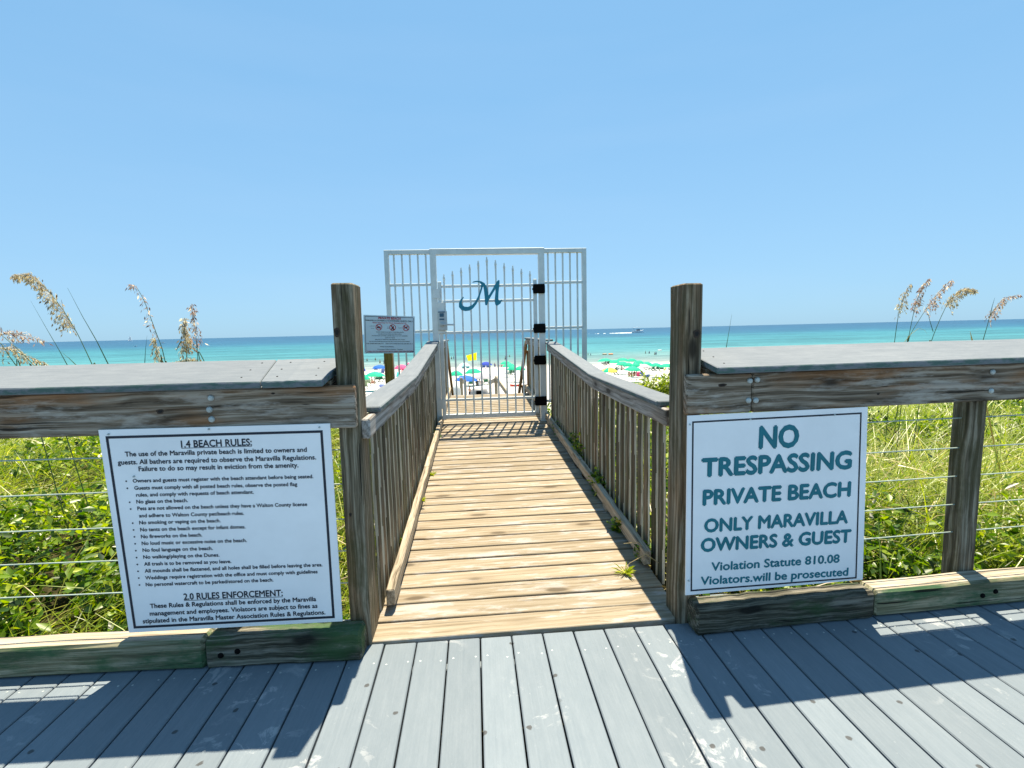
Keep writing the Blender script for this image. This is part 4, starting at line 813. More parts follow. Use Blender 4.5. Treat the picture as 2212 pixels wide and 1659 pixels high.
oats('leftmost upright sea oats stalk of the right clump', 4.6, pb([(212, 1080), (250, 800), (285, 600), (330, 450), (380, 300), (470, 165)]), 0.38, 50, 'oat_seed', 0.4, wide=0.7)
oats('reddish sea oats stalk second from the left in the right clump', 4.6, pb([(420, 1075), (450, 900), (515, 590), (560, 430), (640, 230), (750, 90)]), 0.40, 70, 'oat_dark', 0.3, wide=0.6)
oats('leaning sea oats stalk in the middle of the right clump', 4.6, pb([(430, 1050), (470, 930), (640, 650), (790, 430), (940, 250), (1095, 110)]), 0.42, 60, 'oat_dark', 0.6, wide=0.8)
oats('cream feathery sea oats head arching right in the right clump', 4.6, pb([(780, 1060), (850, 870), (950, 640), (1050, 450), (1180, 310), (1320, 250), (1440, 268)]), 0.42, 110, 'oat_seed', 0.8, wide=0.8, blade=[pb([(810, 905), (760, 740), (722, 590)])])
oats('rightmost sea oats stalk standing apart near the right edge', 4.6, pb([(1580, 1035), (1650, 800), (1690, 660), (1790, 520), (1900, 400), (2110, 342)]), 0.30, 60, 'oat_dark', 0.8, wide=0.7, blade=[pb([(1690, 660), (1720, 520), (1762, 380)])])
def stalk(label, Y, pts, r=0.003, bv=0.2):
    P = [onY(px, py, Y) for px, py in pts]; d = unit(P[0] - P[1]); gzb = gz(P[0][0], Y); b0 = P[0] + d * (P[0][2] - gzb) / max(0.3, -d[2]); b0[2] = gzb
    o = MB(); n = len(P); o.tube([b0] + P, [r] + [r * (1 - 0.85 * i / (n - 1)) for i in range(n)], 5, bv=bv); o = o.build('grass_stalk', M['oat_stem']); tag(o, label, 'grass stalk', 'bare grass stalks beyond the fences')
stalk('tall bare blue-green grass stalk to the right of the arching sea oats', 2.9, pa([(1135, 1030), (1010, 780), (860, 520), (705, 225)]))
stalk('thin bare grass stalk left of the arching sea oats', 3.0, pa([(705, 1035), (620, 880), (480, 640), (320, 360)]), 0.0024)
stalk('short grass blade leaning left below the arching sea oats', 2.9, pa([(795, 1032), (720, 960), (640, 895)]), 0.0024)
stalk('short upright grass stalk between the left oat clumps', 3.1, pa([(1513, 1020), (1520, 880), (1537, 725)]), 0.0022)
stalk('single thin grass stalk beside the right fence post', 3.2, [(1569, 750), (1575, 715), (1581, 678)], 0.0024, 0.35)
stalk('curved pale grass blade inside the right clump', 3.5, pb([(360, 1075), (470, 940), (590, 850), (680, 880), (722, 945)]), 0.0022, 0.9)
# small yellow seed tuft
stalk('stubby yellow seed spike above the right cap', 3.6, pb([(1415, 1050), (1400, 980), (1380, 900)]), 0.006, 1.0)
# ------------------------------------------------------------------ beach: umbrellas, chairs, people, boats
def umb_proto(cols):
    root = empty('beach_umbrella', (0, 0, 0)); R_ = 1.0; n = 8
    prof = [(0.02, 0.60), (0.25, 0.57), (0.5, 0.47), (0.75, 0.29), (0.92, 0.11), (1.0, -0.01)]
    m = MB()
    for k in range(n):
        a0, a1 = 2 * math.pi * k / n, 2 * math.pi * (k + 1) / n; vs = []; fs = []
        for (r, h) in prof:
            for j in range(5):
                a = a0 + (a1 - a0) * j / 4; sag = 1 - 0.05 * r * math.sin(math.pi * j / 4); vs.append((r * sag * math.cos(a), r * sag * math.sin(a), h - 0.05 * r * r * math.sin(math.pi * j / 4) + 1.95))
        for i in range(len(prof) - 1):
            for j in range(4): fs.append((i * 5 + j, i * 5 + j + 1, (i + 1) * 5 + j + 1, (i + 1) * 5 + j))
        m.add(vs, fs, None, 0.5, k % len(cols))
    m.build('canopy', [M['f_' + c] for c in cols], root, smooth=True)
    m = MB(); m.tube([(0, 0, -0.25), (0, 0, 2.56)], 0.025, 8); m.lathe((0, 0, 2.54), [(0.03, 0), (0.035, 0.03), (0.0, 0.07)], n=8); m.build('pole', M['f_white'], root)
    m = MB()
    for k in range(n):
        a = 2 * math.pi * k / n; m.tube([(0, 0, 2.2), (0.55 * math.cos(a), 0.55 * math.sin(a), 2.27)], 0.008, 4); m.tube([(0.55 * math.cos(a), 0.55 * math.sin(a), 2.27), (0.98 * math.cos(a), 0.98 * math.sin(a), 1.92)], 0.006, 4)
    m.build('rib_frame', M['f_white'], root)
    return root
UP_ = {}
def umbrella(cols, x0, x1, ytop, yedge, label, group='green beach umbrellas', tilt=0.06):
    cols = tuple(cols); first = cols not in UP_
    if first: UP_[cols] = umb_proto(cols)
    o = UP_[cols] if first else copy_tree(UP_[cols])
    cx = (x0 + x1) / 2; gap = yedge - horizon(cx)
    # distance at which a canopy rim 1.75 m above the sloping beach shows at this height
    d = 3.861 / max(0.012, gap / F - 0.025); d = min(max(d, 30), 112)
    r = ray(cx, yedge); P = EP + r * (d / r[1]); rad = (x1 - x0) / 2 / F * d
    rad = min(max(rad * 1.24, 0.75), 1.5); g_ = gbase(P[1]); hgt = P[2] - g_; hgt = min(max(hgt, 1.4), 2.3)
    o.location = (P[0], P[1], g_); o.scale = (rad, rad, hgt / 1.95); o.rotation_euler = (random.uniform(-tilt, tilt), random.uniform(-tilt, tilt), random.uniform(0, 6.28))
    o['label'] = label; o['category'] = 'umbrella'
    if group: o['group'] = group
    return o
Q5 = lambda a, b: (1253.4 + 0.1 * a, 700.4 + 0.1 * b)
Q4 = lambda a, b: (929 + 0.1267 * a, 722.6 + 0.1267 * b)
Q3 = lambda a, b: (766.8 + 0.0867 * a, 737.3 + 0.0867 * b)
def um(Q, a0, a1, t_, e, cols, label, **k):
    (x0, y0), (x1, y1) = Q(a0, t_), Q(a1, e); umbrella(cols, x0, x1, y0, y1, label, **k)
G = ['green']
um(Q5, 410, 670, 715, 795, G, 'leftmost green umbrella of the big row right of the ramp, above a dark chair pile')
um(Q5, 640, 850, 752, 828, G, 'small green umbrella second from left in the big row, left of the paired canopies')
um(Q5, 797, 1030, 705, 785, G, 'highest green umbrella of the big row, left one of an overlapping pair')
um(Q5, 1010, 1210, 722, 795, G, 'green umbrella overlapping the right side of the highest one in the big row')
um(Q5, 1165, 1375, 765, 842, G, 'green umbrella fourth from the right post in the big row')
um(Q5, 785, 1020, 790, 872, G, 'green umbrella in the middle of the big row above a white lounge chair')
um(Q5, 1335, 1555, 797, 878, G, 'green umbrella third from the right post in the big row')
um(Q5, 1510, 1750, 825, 908, G, 'green umbrella second from the right post with adirondack chairs below')
um(Q5, 1725, 1990, 838, 922, G, 'green umbrella nearest the right fence post')
um(Q5, 955, 1150, 828, 900, G, 'green umbrella just behind the nearest big one, to its left')
um(Q5, 1110, 1310, 832, 908, G, 'green umbrella just behind the nearest big one, to its right')
um(Q5, 975, 1275, 878, 990, G, 'nearest and largest green umbrella of the big row with people seated under it')
um(Q5, 1265, 1505, 868, 935, ['grey'], 'grey umbrella among the green row, right of the nearest large one', group='grey beach umbrellas')
um(Q5, 480, 768, 890, 1015, ['yellow', 'yellow', 'green', 'yellow'], 'yellow and green panelled umbrella near the right handrail', group=None)
um(Q4, 505, 672, 468, 535, ['aqua', 'white'], 'pale blue and white umbrella left of the yellow flag pole near the water', group=None)
um(Q4, 345, 545, 608, 690, G, 'green umbrella behind the left bars of the gate, left of the blue one')
um(Q4, 628, 862, 584, 648, G, 'green umbrella at the foot of the yellow flag pole')
um(Q4, 448, 765, 662, 785, ['blue'], 'large bright blue umbrella nearest behind the gate bars', group='blue beach umbrellas')
um(Q4, 860, 1032, 455, 515, ['navy'], 'dark blue umbrella near the water above two blue chairs', group='blue beach umbrellas')
um(Q4, 768, 1040, 658, 735, ['grey'], 'grey umbrella behind the gate right of the bright blue one', group='grey beach umbrellas')
um(Q4, 1205, 1370, 448, 502, G, 'upper left green umbrella of the cluster behind the right gate bars')
um(Q4, 1245, 1445, 470, 545, G, 'middle green umbrella of the cluster behind the right gate bars')
um(Q4, 1330, 1490, 528, 600, G, 'lower left green umbrella of the cluster behind the right gate bars')
um(Q4, 1450, 1620, 532, 602, G, 'lower right green umbrella of the cluster behind the right gate bars')
um(Q3, 465, 752, 570, 670, ['blue'], 'bright blue umbrella left of the yellow-brown sign post', group='blue beach umbrellas')
um(Q3, 288, 692, 748, 870, G, 'large green umbrella between the left fence post and the sign post')
um(Q3, 1015, 1290, 552, 664, ['pink'], 'pink umbrella above pink chairs right of the sign post', group=None)
um(Q3, 20, 320, 835, 935, G, 'green umbrella half hidden behind the left fence post')
um(Q3, 60, 235, 618, 668, ['teal'], 'teal umbrella tip showing beside the left fence post', group=None)
um(Q3, 985, 1190, 758, 862, ['teal', 'white'], 'teal umbrella with white stripes just above the left handrail', group=None)
um(Q3, 1275, 1395, 528, 605, ['lilac', 'pink'], 'small pink and blue umbrella just above the left handrail near the gate', group=None)
# folded tilted blue umbrella
def placed(o, px, py, rz=0.0, label=None, cat=None, group=None, s=1.0):
    P = ground_hit(px, py); o.location = tuple(P); o.rotation_euler = (0, 0, rz); o.scale = (s, s, s); return tag(o, label, cat, group)
# chairs
def chair_proto(mat):
    root = empty('beach_chair', (0, 0, 0)); mt = M[mat]
    m = MB()
    for k in range(5): m.board((-0.25, -0.20 + 0.095 * k, 0.30 + 0.035 * k), (0.25, -0.20 + 0.095 * k, 0.30 + 0.035 * k), 0.085, 0.02)
    m.build('seat', mt, root)
    m = MB()
    for k in range(5):
        xx = (k - 2) * 0.108; m.board((xx * 0.85, -0.22, 0.28), (xx * 1.15, -0.52, 1.02 - 0.05 * abs(k - 2) ** 1.5), 0.098, 0.02, up=(0, 0.95, 0.3), ch=0.004)
    m.build('backrest', mt, root)
    for sx in (-1, 1):
        m = MB(); m.board((sx * 0.33, -0.45, 0.58), (sx * 0.35, 0.30, 0.60), 0.13, 0.022); m.build('armrest', mt, root)
        m = MB(); m.board((sx * 0.29, 0.22, 0.0), (sx * 0.29, 0.22, 0.588), 0.09, 0.025, up=(1, 0, 0)); m.build('leg', mt, root)
        m = MB(); m.board((sx * 0.26, -0.62, 0.02), (sx * 0.26, 0.24, 0.40), 0.11, 0.025, up=(1, 0, 0)); m.build('leg', mt, root)
    return root
CP = {}
def chair(Q, a, b, mat, label, rz=None, s=1.0, group='beach chairs on the sand'):
    first = mat not in CP
    if first: CP[mat] = chair_proto(mat)
    o = CP[mat] if first else copy_tree(CP[mat]); x, y = Q(a, b)
    return placed(o, x, y, random.uniform(-0.5, 0.5) if rz is None else rz, label, 'chair', group, s * 1.25)
chair(Q3, 520, 742, 'c_blue', 'left blue chair under the bright blue umbrella by the sign post', 0.1)
chair(Q3, 680, 830, 'c_blue', 'dark blue chair left of the sign post, nearer than the bright blue umbrella', 0.5)
chair(Q3, 552, 1005, 'c_green', 'left green chair under the large green umbrella by the sign post', 0.15)
chair(Q3, 672, 1000, 'c_green', 'right green chair under the large green umbrella by the sign post', -0.2)
chair(Q3, 322, 1110, 'c_olive', 'pale olive chair on bare sand beside the left fence post', 0.2, 1.1)
chair(Q3, 238, 1185, 'c_olive', 'pale olive chair cut off by the left fence post', 0.2, 1.1)
chair(Q3, 1118, 755, 'c_pink', 'left pink chair under the pink umbrella', 0.1)
chair(Q3, 1215, 765, 'c_pink', 'right pink chair under the pink umbrella', -0.1)
chair(Q4, 572, 605, 'c_teal', 'left teal chair under the pale blue and white umbrella', 0.1)
chair(Q4, 645, 605, 'c_teal', 'right teal chair under the pale blue and white umbrella', -0.1)
chair(Q4, 915, 590, 'c_blue', 'left blue chair under the dark blue umbrella near the water', 0.1)
chair(Q4, 990, 590, 'c_blue', 'right blue chair under the dark blue umbrella near the water', -0.1)
chair(Q4, 695, 885, 'c_green', 'dark green chair right of the bright blue umbrella pole', 0.2)
chair(Q4, 965, 850, 'c_green', 'dark green chair at the right edge of the grey umbrella', -0.3)
chair(Q4, 1350, 690, 'c_green', 'left green chair below the cluster behind the right gate bars', 0.4)
chair(Q4, 1415, 685, 'c_green', 'right green chair below the cluster behind the right gate bars', -0.3)
chair(Q5, 510, 890, 'dark', 'dark lounge chair under the leftmost green umbrella', 0.6)
chair(Q5, 590, 885, 'dark', 'second dark chair under the leftmost green umbrella', 0.2)
chair(Q5, 800, 960, 'f_white', 'white chair below the middle green umbrella of the big row', 0.7)
chair(Q5, 890, 935, 'c_green', 'green chair next to the white chair in the big row', 0.3)
chair(Q5, 735, 1085, 'c_green', 'green chair on the sand beside the yellow and green umbrella', 0.4)
chair(Q5, 1415, 985, 'c_green', 'green chair under the grey umbrella in the big row', 0.2)
chair(Q5, 1545, 1005, 'c_green', 'left green chair of three below the second umbrella from the right post', 0.5)
chair(Q5, 1655, 1010, 'c_green', 'middle green chair of three below the second umbrella from the right post', 0.1)
chair(Q5, 1760, 1015, 'c_green', 'right green chair of three below the second umbrella from the right post', -0.4)
chair(Q5, 1955, 1020, 'c_green', 'green chair cut off by the right fence post', 0.3)
# people
def skin_body(name, joints, bones, mat):
    me = bpy.data.meshes.new(name); me.from_pydata([j[:3] for j in joints], bones, []); o = bpy.data.objects.new(name, me); COL.objects.link(o)
    md = o.modifiers.new('skin', 'SKIN'); 
    for i, j in enumerate(joints): me.skin_vertices[0].data[i].radius = (j[3], j[3] * 0.85)
    me.skin_vertices[0].data[0].use_root = True
    sb = o.modifiers.new('sub', 'SUBSURF'); sb.levels = 1; sb.render_levels = 1
    dg = bpy.context.evaluated_depsgraph_get(); em = bpy.data.meshes.new_from_object(o.evaluated_get(dg)); em.materials.clear(); em.materials.append(mat)
    em.polygons.foreach_set('use_smooth', [True] * len(em.polygons))
    bpy.data.objects.remove(o); bpy.data.meshes.remove(me); r = bpy.data.objects.new(name, em); COL.objects.link(r); return r
STAND = [(0, 0, .95, .14), (0, 0, 1.15, .13), (0, .01, 1.36, .15), (0, 0, 1.50, .065), (0, -.01, 1.57, .07), (0, -.01, 1.68, .095), (0, -.01, 1.76, .07), (.17, 0, 1.41, .06), (.23, .02, 1.16, .045), (.25, -.06, .92, .032), (.25, -.08, .84, .03), (-.17, 0, 1.41, .06), (-.23, .02, 1.16, .045), (-.25, -.06, .92, .032), (-.25, -.08, .84, .03), (.09, 0, .84, .095), (.10, -.01, .50, .062), (.10, .03, .10, .042), (.11, -.10, .03, .04), (-.09, 0, .84, .095), (-.10, -.01, .50, .062), (-.10, .03, .10, .042), (-.11, -.10, .03, .04)]
BON = [(0, 1), (1, 2), (2, 3), (3, 4), (4, 5), (5, 6), (2, 7), (7, 8), (8, 9), (9, 10), (2, 11), (11, 12), (12, 13), (13, 14), (0, 15), (15, 16), (16, 17), (17, 18), (0, 19), (19, 20), (20, 21), (21, 22)]
SIT = [(0, 0, .16, .15), (0, .05, .36, .13), (0, .07, .56, .15), (0, .06, .69, .065), (0, .04, .76, .07), (0, .02, .87, .095), (0, .02, .95, .07), (.17, .07, .60, .06), (.25, .0, .38, .045), (.22, -.20, .34, .032), (.20, -.27, .36, .03), (-.17, .07, .60, .06), (-.25, .0, .38, .045), (-.22, -.20, .34, .032), (-.20, -.27, .36, .03), (.10, -.06, .15, .095), (.14, -.36, .42, .062), (.14, -.58, .08, .042), (.14, -.68, .04, .04), (-.10, -.06, .15, .095), (-.14, -.36, .42, .062), (-.14, -.58, .08, .042), (-.14, -.68, .04, .04)]
def person_proto(J, name, cloth, top=False):
    root = empty('person', (0, 0, 0)); b = skin_body('body', J, BON, M['skin']); b.parent = root
    m = MB(); h = np.array(J[5][:3]); m.lathe(h + np.array([0, .02, -.02]), [(0.102, 0.0), (0.106, 0.04), (0.095, 0.08), (0.06, 0.118), (0.0, 0.13)], n=10); m.build('hair', M['hair'], root, smooth=True)
    p0 = np.array(J[0][:3]); p1 = np.array(J[1][:3]); m = MB()
    if J is STAND:
        m.lathe(p0 + np.array([0, 0, -.14]), [(0.19, -0.12), (0.185, 0.05), (0.165, 0.2)], n=12)
        if top: m.lathe(p1 + np.array([0, 0, .02]), [(0.155, 0), (0.185, 0.15), (0.19, 0.26), (0.1, 0.32)], n=12)
    else:
        m.lathe(p0, [(0.0, -0.13), (0.17, -0.12), (0.185, 0.02), (0.16, 0.14)], n=12)
        if top: m.lathe(p1 - np.array([0, 0, .08]), [(0.155, 0), (0.18, 0.18), (0.185, 0.28), (0.1, 0.34)], n=12)
    m.build('clothing', M[cloth], root, smooth=True)
    return root
PPR = {}
def person(Q, a, b, kind, label, rz=0.0, cloth='dark', top=False, sea=False, s=1.0, sink=0.95):
    key = (kind, cloth, top); first = key not in PPR
    if first: PPR[key] = person_proto(STAND if kind == 'stand' else SIT, kind, cloth, top)
    o = PPR[key] if first else copy_tree(PPR[key]); x, y = Q(a, b)
    if sea: P = onZ(x, y, SEA_Z); P[2] -= sink
    else: P = ground_hit(x, y)
    o.location = tuple(P); o.rotation_euler = (0, 0, rz); o.scale = (s, s, s); return tag(o, label, 'person', 'bathers in the water' if sea else 'people on the sand')
D1 = lambda a, b: (a, b)
for x, y, s_, kind, cl, lb in [(793, 779.5, .9, 'stand', 'dark', 'leftmost bather, low in the water by the left fence post'), (811, 778, .9, 'stand', 'dark', 'small bather farthest out above the bright blue umbrella'), (821, 784, 1.0, 'stand', 'dark', 'bather wading in dark clothes above the bright blue umbrella'), (829.6, 785.5, 1.0, 'stand', 'shirt', 'bather wading closest to the sign post'),
                               (975.5, 775.5, .9, 'stand', 'dark', 'left one of two swimmers behind the left gate bars'), (980, 775, .9, 'stand', 'shirt', 'right one of two swimmers behind the left gate bars'), (1091.8, 776.5, 1.05, 'stand', 'dark', 'dark figure standing in the surf above the umbrella cluster behind the gate'), (1100.8, 771, .8, 'stand', 'dark', 'swimmer just right of the dark standing figure'),
                               (1249, 770, .9, 'stand', 'dark', 'dark bather between the right gate panel bars'), (1270.3, 766.5, .8, 'stand', 'dark', 'left swimmer of two just right of the gate panel'), (1276, 767.5, .8, 'stand', 'shirt', 'right swimmer of two just right of the gate panel'), (1394.5, 763.5, .9, 'stand', 'dark', 'bather standing alone left of the group near the right fence post'), (1402.5, 763.5, .9, 'stand', 'shirt', 'bather second from left of the group near the right fence post'), (1414, 766, .9, 'stand', 'dark', 'crouching bather of the pair near the right fence post'), (1417, 766, 1.0, 'stand', 'shirt', 'taller bather of the pair near the right fence post')]:
    person(D1, x, y, kind, lb, random.uniform(0, 6), cl, cl == 'shirt', True, s_, 0.75)
for x, y, cl, tp, rz, lb in [(1069, 792.5, 'shirt', True, 2.8, 'person in blue sitting at the water edge behind the gate bars'), (1076.6, 793, 'red', False, 0.4, 'sunbather sitting left of the umbrella cluster, first from the person in blue'), (1083, 792.5, 'dark', False, 1.4, 'sunbather sitting against the umbrella cluster behind the gate'),
                             (1031, 833, 'dark', True, 0.3, 'leftmost person sitting under the grey umbrella behind the gate'), (1036, 834, 'f_white', True, 2.9, 'person in white sitting under the grey umbrella behind the gate'), (1040.5, 833, 'c_green', False, -0.6, 'rightmost person sitting under the grey umbrella behind the gate'), (1015.5, 852, 'dark', False, 2.2, 'child crouching left of the grey domed bin'),
                             (1359, 812.5, 'c_tan', True, 0.2, 'leftmost person sitting under the nearest large green umbrella'), (1365, 813.5, 'f_yellow', False, 2.6, 'second person from the left under the nearest large green umbrella'), (1370.5, 812.5, 'dark', True, -0.5, 'person in dark clothes under the nearest large green umbrella'), (1376, 812, 'c_teal', False, 0.8, 'rightmost person under the nearest large green umbrella'), (1343, 800, 'dark', False, 1.0, 'person sitting left of the nearest large green umbrella'),
                             (804, 828, 'red', False, 1.2, 'sunbather on the sand left of the green chairs by the sign post'), (809.5, 829, 'c_tan', False, -1.2, 'sunbather on the sand touching the green chairs by the sign post'), (1126, 808, 'dark', True, 0.4, 'person sitting at the right end of the gate beside the brown stair rail')]:
    person(D1, x, y, 'sit', lb, rz, cl, tp)
# swim rings and floats
for x, y, mat, lb in [(1319.4, 765.8, 'orange', 'orange swim ring with a bather near the right gate panel'), (1306, 766, 'c_tan', 'pale swim ring left of the orange one'), (1425, 757.6, 'f_white', 'white float farthest out near the right fence post')]:
    P = onZ(x, y, SEA_Z); m = MB(); n = 14
    m.tube([(P[0] + 0.62 * math.cos(2 * math.pi * i / n), P[1] + 0.62 * math.sin(2 * math.pi * i / n), P[2] + 0.16) for i in range(n + 1)], 0.19, 8); o = m.build('swim_ring', M[mat], smooth=True); tag(o, lb, 'swim ring', 'swim rings on the water')
# yellow flag
P = ground_hit(*Q4(805, 690)); top = onY(*Q4(800, 305), P[1]); root = empty('warning_flag', tuple(P), 'yellow warning flag on a white pole near the water', 'flag')
m = MB(); m.tube([P - np.array([0, 0, .4]), (P[0], P[1], top[2] + 0.1)], [0.04, 0.03], 8); m.build('pole', M['f_white'], root)
c = [onY(*Q4(*q), P[1]) for q in ((798, 305), (798, 435), (650, 452), (615, 360))]
m = MB(); vs = []; nx_ = 8
for i in range(nx_ + 1):
    for j in range(4):
        u, v = i / nx_, j / 3; p = (c[0] * (1 - u) + c[3] * u) * (1 - v) + (c[1] * (1 - u) + c[2] * u) * v; vs.append(p + np.array([0, 0.14 * math.sin(u * 7 + v), 0]))
m.add(vs, [(i * 4 + j, (i + 1) * 4 + j, (i + 1) * 4 + j + 1, i * 4 + j + 1) for i in range(nx_) for j in range(3)]); m.build('banner', M['f_flag'], root, smooth=True)
# cooler, bags, folded umbrella, kayak, bin
P = ground_hit(*Q5(1430, 1145)); root = empty('cooler', tuple(P), 'blue cool box on the sand right of the nearest large green umbrella', 'cool box')
m = MB(); m.board(P + np.array([-.42, 0, .22]), P + np.array([.42, 0, .22]), .5, .44, ch=.03); m.build('body', M['cooler'], root); m = MB(); m.board(P + np.array([-.45, 0, .48]), P + np.array([.45, 0, .48]), .54, .09, ch=.03); m.build('lid', M['hull'], root)
for q, mat, lb in (((1325, 1125), 'cooler', 'round dark blue beach bag beside the cool box'), ((1272, 1125), 'f_pink', 'pink beach bag beside the dark blue bag')):
    P = ground_hit(*Q5(*q)); m = MB(); m.lathe(P, [(0.0, 0.0), (0.34, 0.02), (0.42, 0.3), (0.36, 0.56), (0.2, 0.68), (0.0, 0.7)], n=14); m.tube([P + np.array([-.2, 0, .62]), P + np.array([-.12, 0, .85]), P + np.array([.12, 0, .85]), P + np.array([.2, 0, .62])], .025, 6); tag(m.build('beach_bag', M[mat], smooth=True), lb, 'bag', 'beach bags by the cool box')
P = ground_hit(*Q3(235, 845)); root = empty('folded_umbrella', tuple(P), 'tilted half-closed dark blue umbrella beside the left fence post', 'umbrella')
m = MB(); ax = unit((-.25, 0.0, 1)); m.tube([P, P + ax * 1.9], .025, 6); m.build('pole', M['f_white'], root); m = MB(); m.lathe(P + ax * 0.75, [(0.5, 0), (0.52, 0.3), (0.36, 0.8), (0.1, 1.12), (0, 1.15)], ax, n=12); m.build('canopy', M['f_navy'], root, smooth=True)
P = ground_hit(*Q3(672, 1135)); m = MB(); m.lathe(P, [(0, 0), (0.34, 0.02), (0.42, 0.2), (0.3, 0.42), (0, 0.48)], n=12); tag(m.build('beach_ball', M['f_lilac'], smooth=True), 'pale lilac beach ball on the sand left of the sign post', 'ball')
P = ground_hit(*Q4(1462, 885)); root = empty('raft', tuple(P), 'red inflatable raft lying on the sand beyond the right gate bars', 'raft'); m = MB(); vs = []; n_ = 10
for i in range(n_ + 1):
    u = i / n_ * 2 - 1; w = 0.40 * (1 - abs(u) ** 2.2) + 0.01; hh = 0.20 + 0.14 * u * u
    for a in (-1, -.6, 0, .6, 1): vs.append(P + np.array([u * 0.75, a * w * 0.8, hh - 0.0 if abs(a) == 1 else (0.06 if abs(a) == .6 else 0.0)]))
m.add(vs, [(i * 5 + j, (i + 1) * 5 + j, (i + 1) * 5 + j + 1, i * 5 + j + 1) for i in range(n_) for j in range(4)]); m.build('hull', M['red'], root, smooth=True)
m = MB(); m.board(P + np.array([-.25, 0, .16]), P + np.array([.25, 0, .16]), .45, .06); m.build('seat', M['dark'], root)
PB = onY(1035.5, 853, 17.0); gb = gbase(17.0) ; zt_ = onY(1035.5, 836.5, 17)[2]; root = empty('litter_bin', (PB[0], 17.0, gb), 'grey domed bin with a dark opening at the foot of the stairs', 'bin')
m = MB(); c0 = np.array([PB[0], 17.0, gb]); hb = zt_ - gb; m.lathe(c0, [(0.30, 0), (0.31, hb - 0.20), (0.29, hb - 0.08), (0.20, hb - 0.02), (0.0, hb)], n=18); m.build('drum', M['bin'], root, smooth=True)
m = MB(); m.board(c0 + np.array([0, -.315, hb - 0.55]), c0 + np.array([0, -.315, hb - 0.085]), .22, .04, up=(0, 1, 0)); m.build('opening', M['black'], root)  # solid black board; its colour stands in for the shade inside the opening
# pale cloth bundle left of the stairs
P0 = onY(983, 853, 15.0); zt_ = onY(983, 829, 15.0)[2]; g0 = gbase(15.0); c0 = np.array([P0[0], 15.0, g0]); hb = zt_ - g0; m = MB()
prof = [(0.0, 0), (0.15, 0.0), (0.17, hb * .5), (0.15, hb * .9), (0.08, hb), (0.0, hb * 1.005)]; m.lathe(c0, prof, n=14)
m.v = [(v[0] + 0.025 * math.sin(v[2] * 9 + v[0] * 30), v[1] + 0.025 * math.cos(v[2] * 7 + v[1] * 25), v[2]) for v in m.v]; tag(m.build('cloth_cover', M['f_white'], smooth=True), 'white cloth covered bundle standing left of the stairs behind the gate', 'cover')
# lower handrails past the stairs
for lb, pts in (('left pale handrail of the lower beach steps behind the gate', [((996, 816), 16.0, (1.0)), ((1004.5, 821), 18.0, 1.0)]), ('right pale handrail of the lower beach steps behind the gate', [((1058.5, 821), 18.0, 1.0), ((1071, 815), 16.0, 1.0)])):
    tops = [onY(p[0], p[1], Y) for p, Y, _ in pts]; root = empty('beach_handrail', (tops[0][0], tops[0][1], gbase(tops[0][1])), lb, 'handrail', 'pale handrails of the lower beach steps')
    for T in tops:
        m = MB(); m.board((T[0], T[1], gbase(T[1]) - .4), T, .10, .10, up=(0, 1, 0)); m.build('post', M['kerb_pale'], root)
    T = tops[0] if 'left' in lb else tops[1]; T2 = tops[1] if 'left' in lb else tops[0]
    m = MB(); m.board(T + (T - T2) * 0.05 + np.array([0, 0, -.09]), T2 + np.array([0, 0, -.09]), .04, .14); m.build('rail_board', M['kerb_pale'], root)
    if 'right' in lb:
        Bq = onY(1096, 850, 13.6); m = MB(); m.board(T, Bq, .05, .14); m.build('slope_rail', M['kerb_pale'], root)
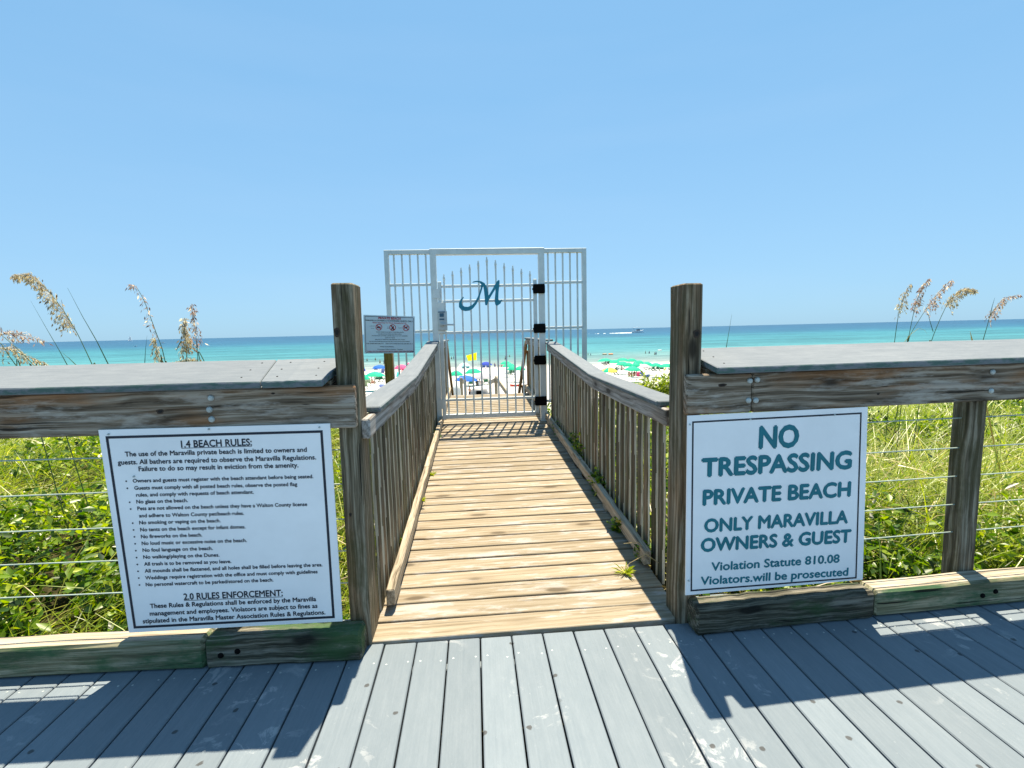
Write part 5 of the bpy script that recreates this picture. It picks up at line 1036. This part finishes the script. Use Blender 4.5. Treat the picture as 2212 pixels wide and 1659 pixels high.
# boats
def boat(px, py, wpx, label, rz=0.0):
    P = onZ(px, py, SEA_Z); d = P[1]; Lb = wpx / F * d; k = Lb / 8.0; root = empty('motor_boat', tuple(P), label, 'boat', 'boats on the sea')
    def T(x, y, z): return P + k * np.array([x * math.cos(rz) - y * math.sin(rz), x * math.sin(rz) + y * math.cos(rz), z])
    m = MB(); vs = []; n_ = 10
    for i in range(n_ + 1):
        u = i / n_; x = -4 + 8 * u; w = 1.25 * (1 - max(0, (u - 0.5) * 2) ** 2.2) + 0.02; zt = 1.0 + 0.55 * u * u; 
        vs += [T(x, -w, zt), T(x, -w * .75, -0.1), T(x, 0, -0.5 + 0.5 * u ** 3), T(x, w * .75, -0.1), T(x, w, zt)]
    m.add(vs, [(i * 5 + j, (i + 1) * 5 + j, (i + 1) * 5 + j + 1, i * 5 + j + 1) for i in range(n_) for j in range(4)] + [(i * 5, i * 5 + 4, (i + 1) * 5 + 4, (i + 1) * 5) for i in range(n_)] + [(0, 1, 2, 3, 4)]); m.build('hull', M['hull'], root, fix=True)
    m = MB(); m.slab([T(-0.6, -.8, 1.2), T(1.6, -.8, 1.3), T(1.1, -.7, 2.1), T(-0.6, -.7, 2.0)], k * np.array([0, 1.5, 0])); m.build('windscreen', M['glassy'], root)
    m = MB(); m.slab([T(-2.6, -1, 3.0), T(1.2, -1, 3.15), T(1.2, -1, 3.35), T(-2.6, -1, 3.2)], k * np.array([0, 2, 0])); 
    m.build('canopy', M['hull'], root)
    m = MB()
    for x in (-2.4, 1.0):
        for y in (-.95, .95): m.tube([T(x, y, 1.1), T(x, y, 3.05)], 0.05 * k, 6)
    m.build('canopy_frame', M['steel'], root)
    return P, d
P, d = boat(1377, 718.6, 29, 'white motor boat with a canopy trailing a wake, right of the gate')
Pw = [onZ(x, y, SEA_Z) for x, y in ((1270, 721.6), (1300, 721.2), (1330, 720.6), (1362, 719.4))]; m = MB(); n = 40
for i in range(n):
    u = i / n; x = Pw[0][0] + (Pw[3][0] - Pw[0][0]) * u; y = Pw[0][1] + (Pw[3][1] - Pw[0][1]) * u; hw = 0.6 + 3.0 * u * (0.5 + random.random()); L_ = (Pw[3][0] - Pw[0][0]) / n * 0.6
    if random.random() < 0.25 + 0.75 * u: m.lathe((x, y, SEA_Z), [(hw, 0.0), (hw * 0.7, 0.35 + .5 * u), (0, 0.5 + .6 * u)], n=8)
tag(m.build('boat_wake', M['foam']), kind='stuff')
boat(293, 749.3, 8, 'small dark boat on the blue water near the bare oat stalk', 0.4)
boat(352, 741.8, 9, 'tiny boat on the horizon right of the bare oat stalk')
# sailing boat far out
P = onZ(281, 737.3, SEA_Z); k = 8 / F * P[1]; root = empty('sailing_boat', tuple(P), 'tiny white sail standing on the horizon at the left', 'boat', 'boats on the sea')
m = MB(); m.board(P + np.array([-k * .5, 0, k * .08]), P + np.array([k * .5, 0, k * .08]), k * .25, k * .16); m.build('hull', M['hull'], root)
m = MB(); m.prism([P + k * np.array(q) for q in ((-.45, 0, .2), (.4, 0, .2), (.25, 0, 1.0), (.1, 0, 1.35))], (0, .03 * k, 0)); m.build('sail', M['f_white'], root)
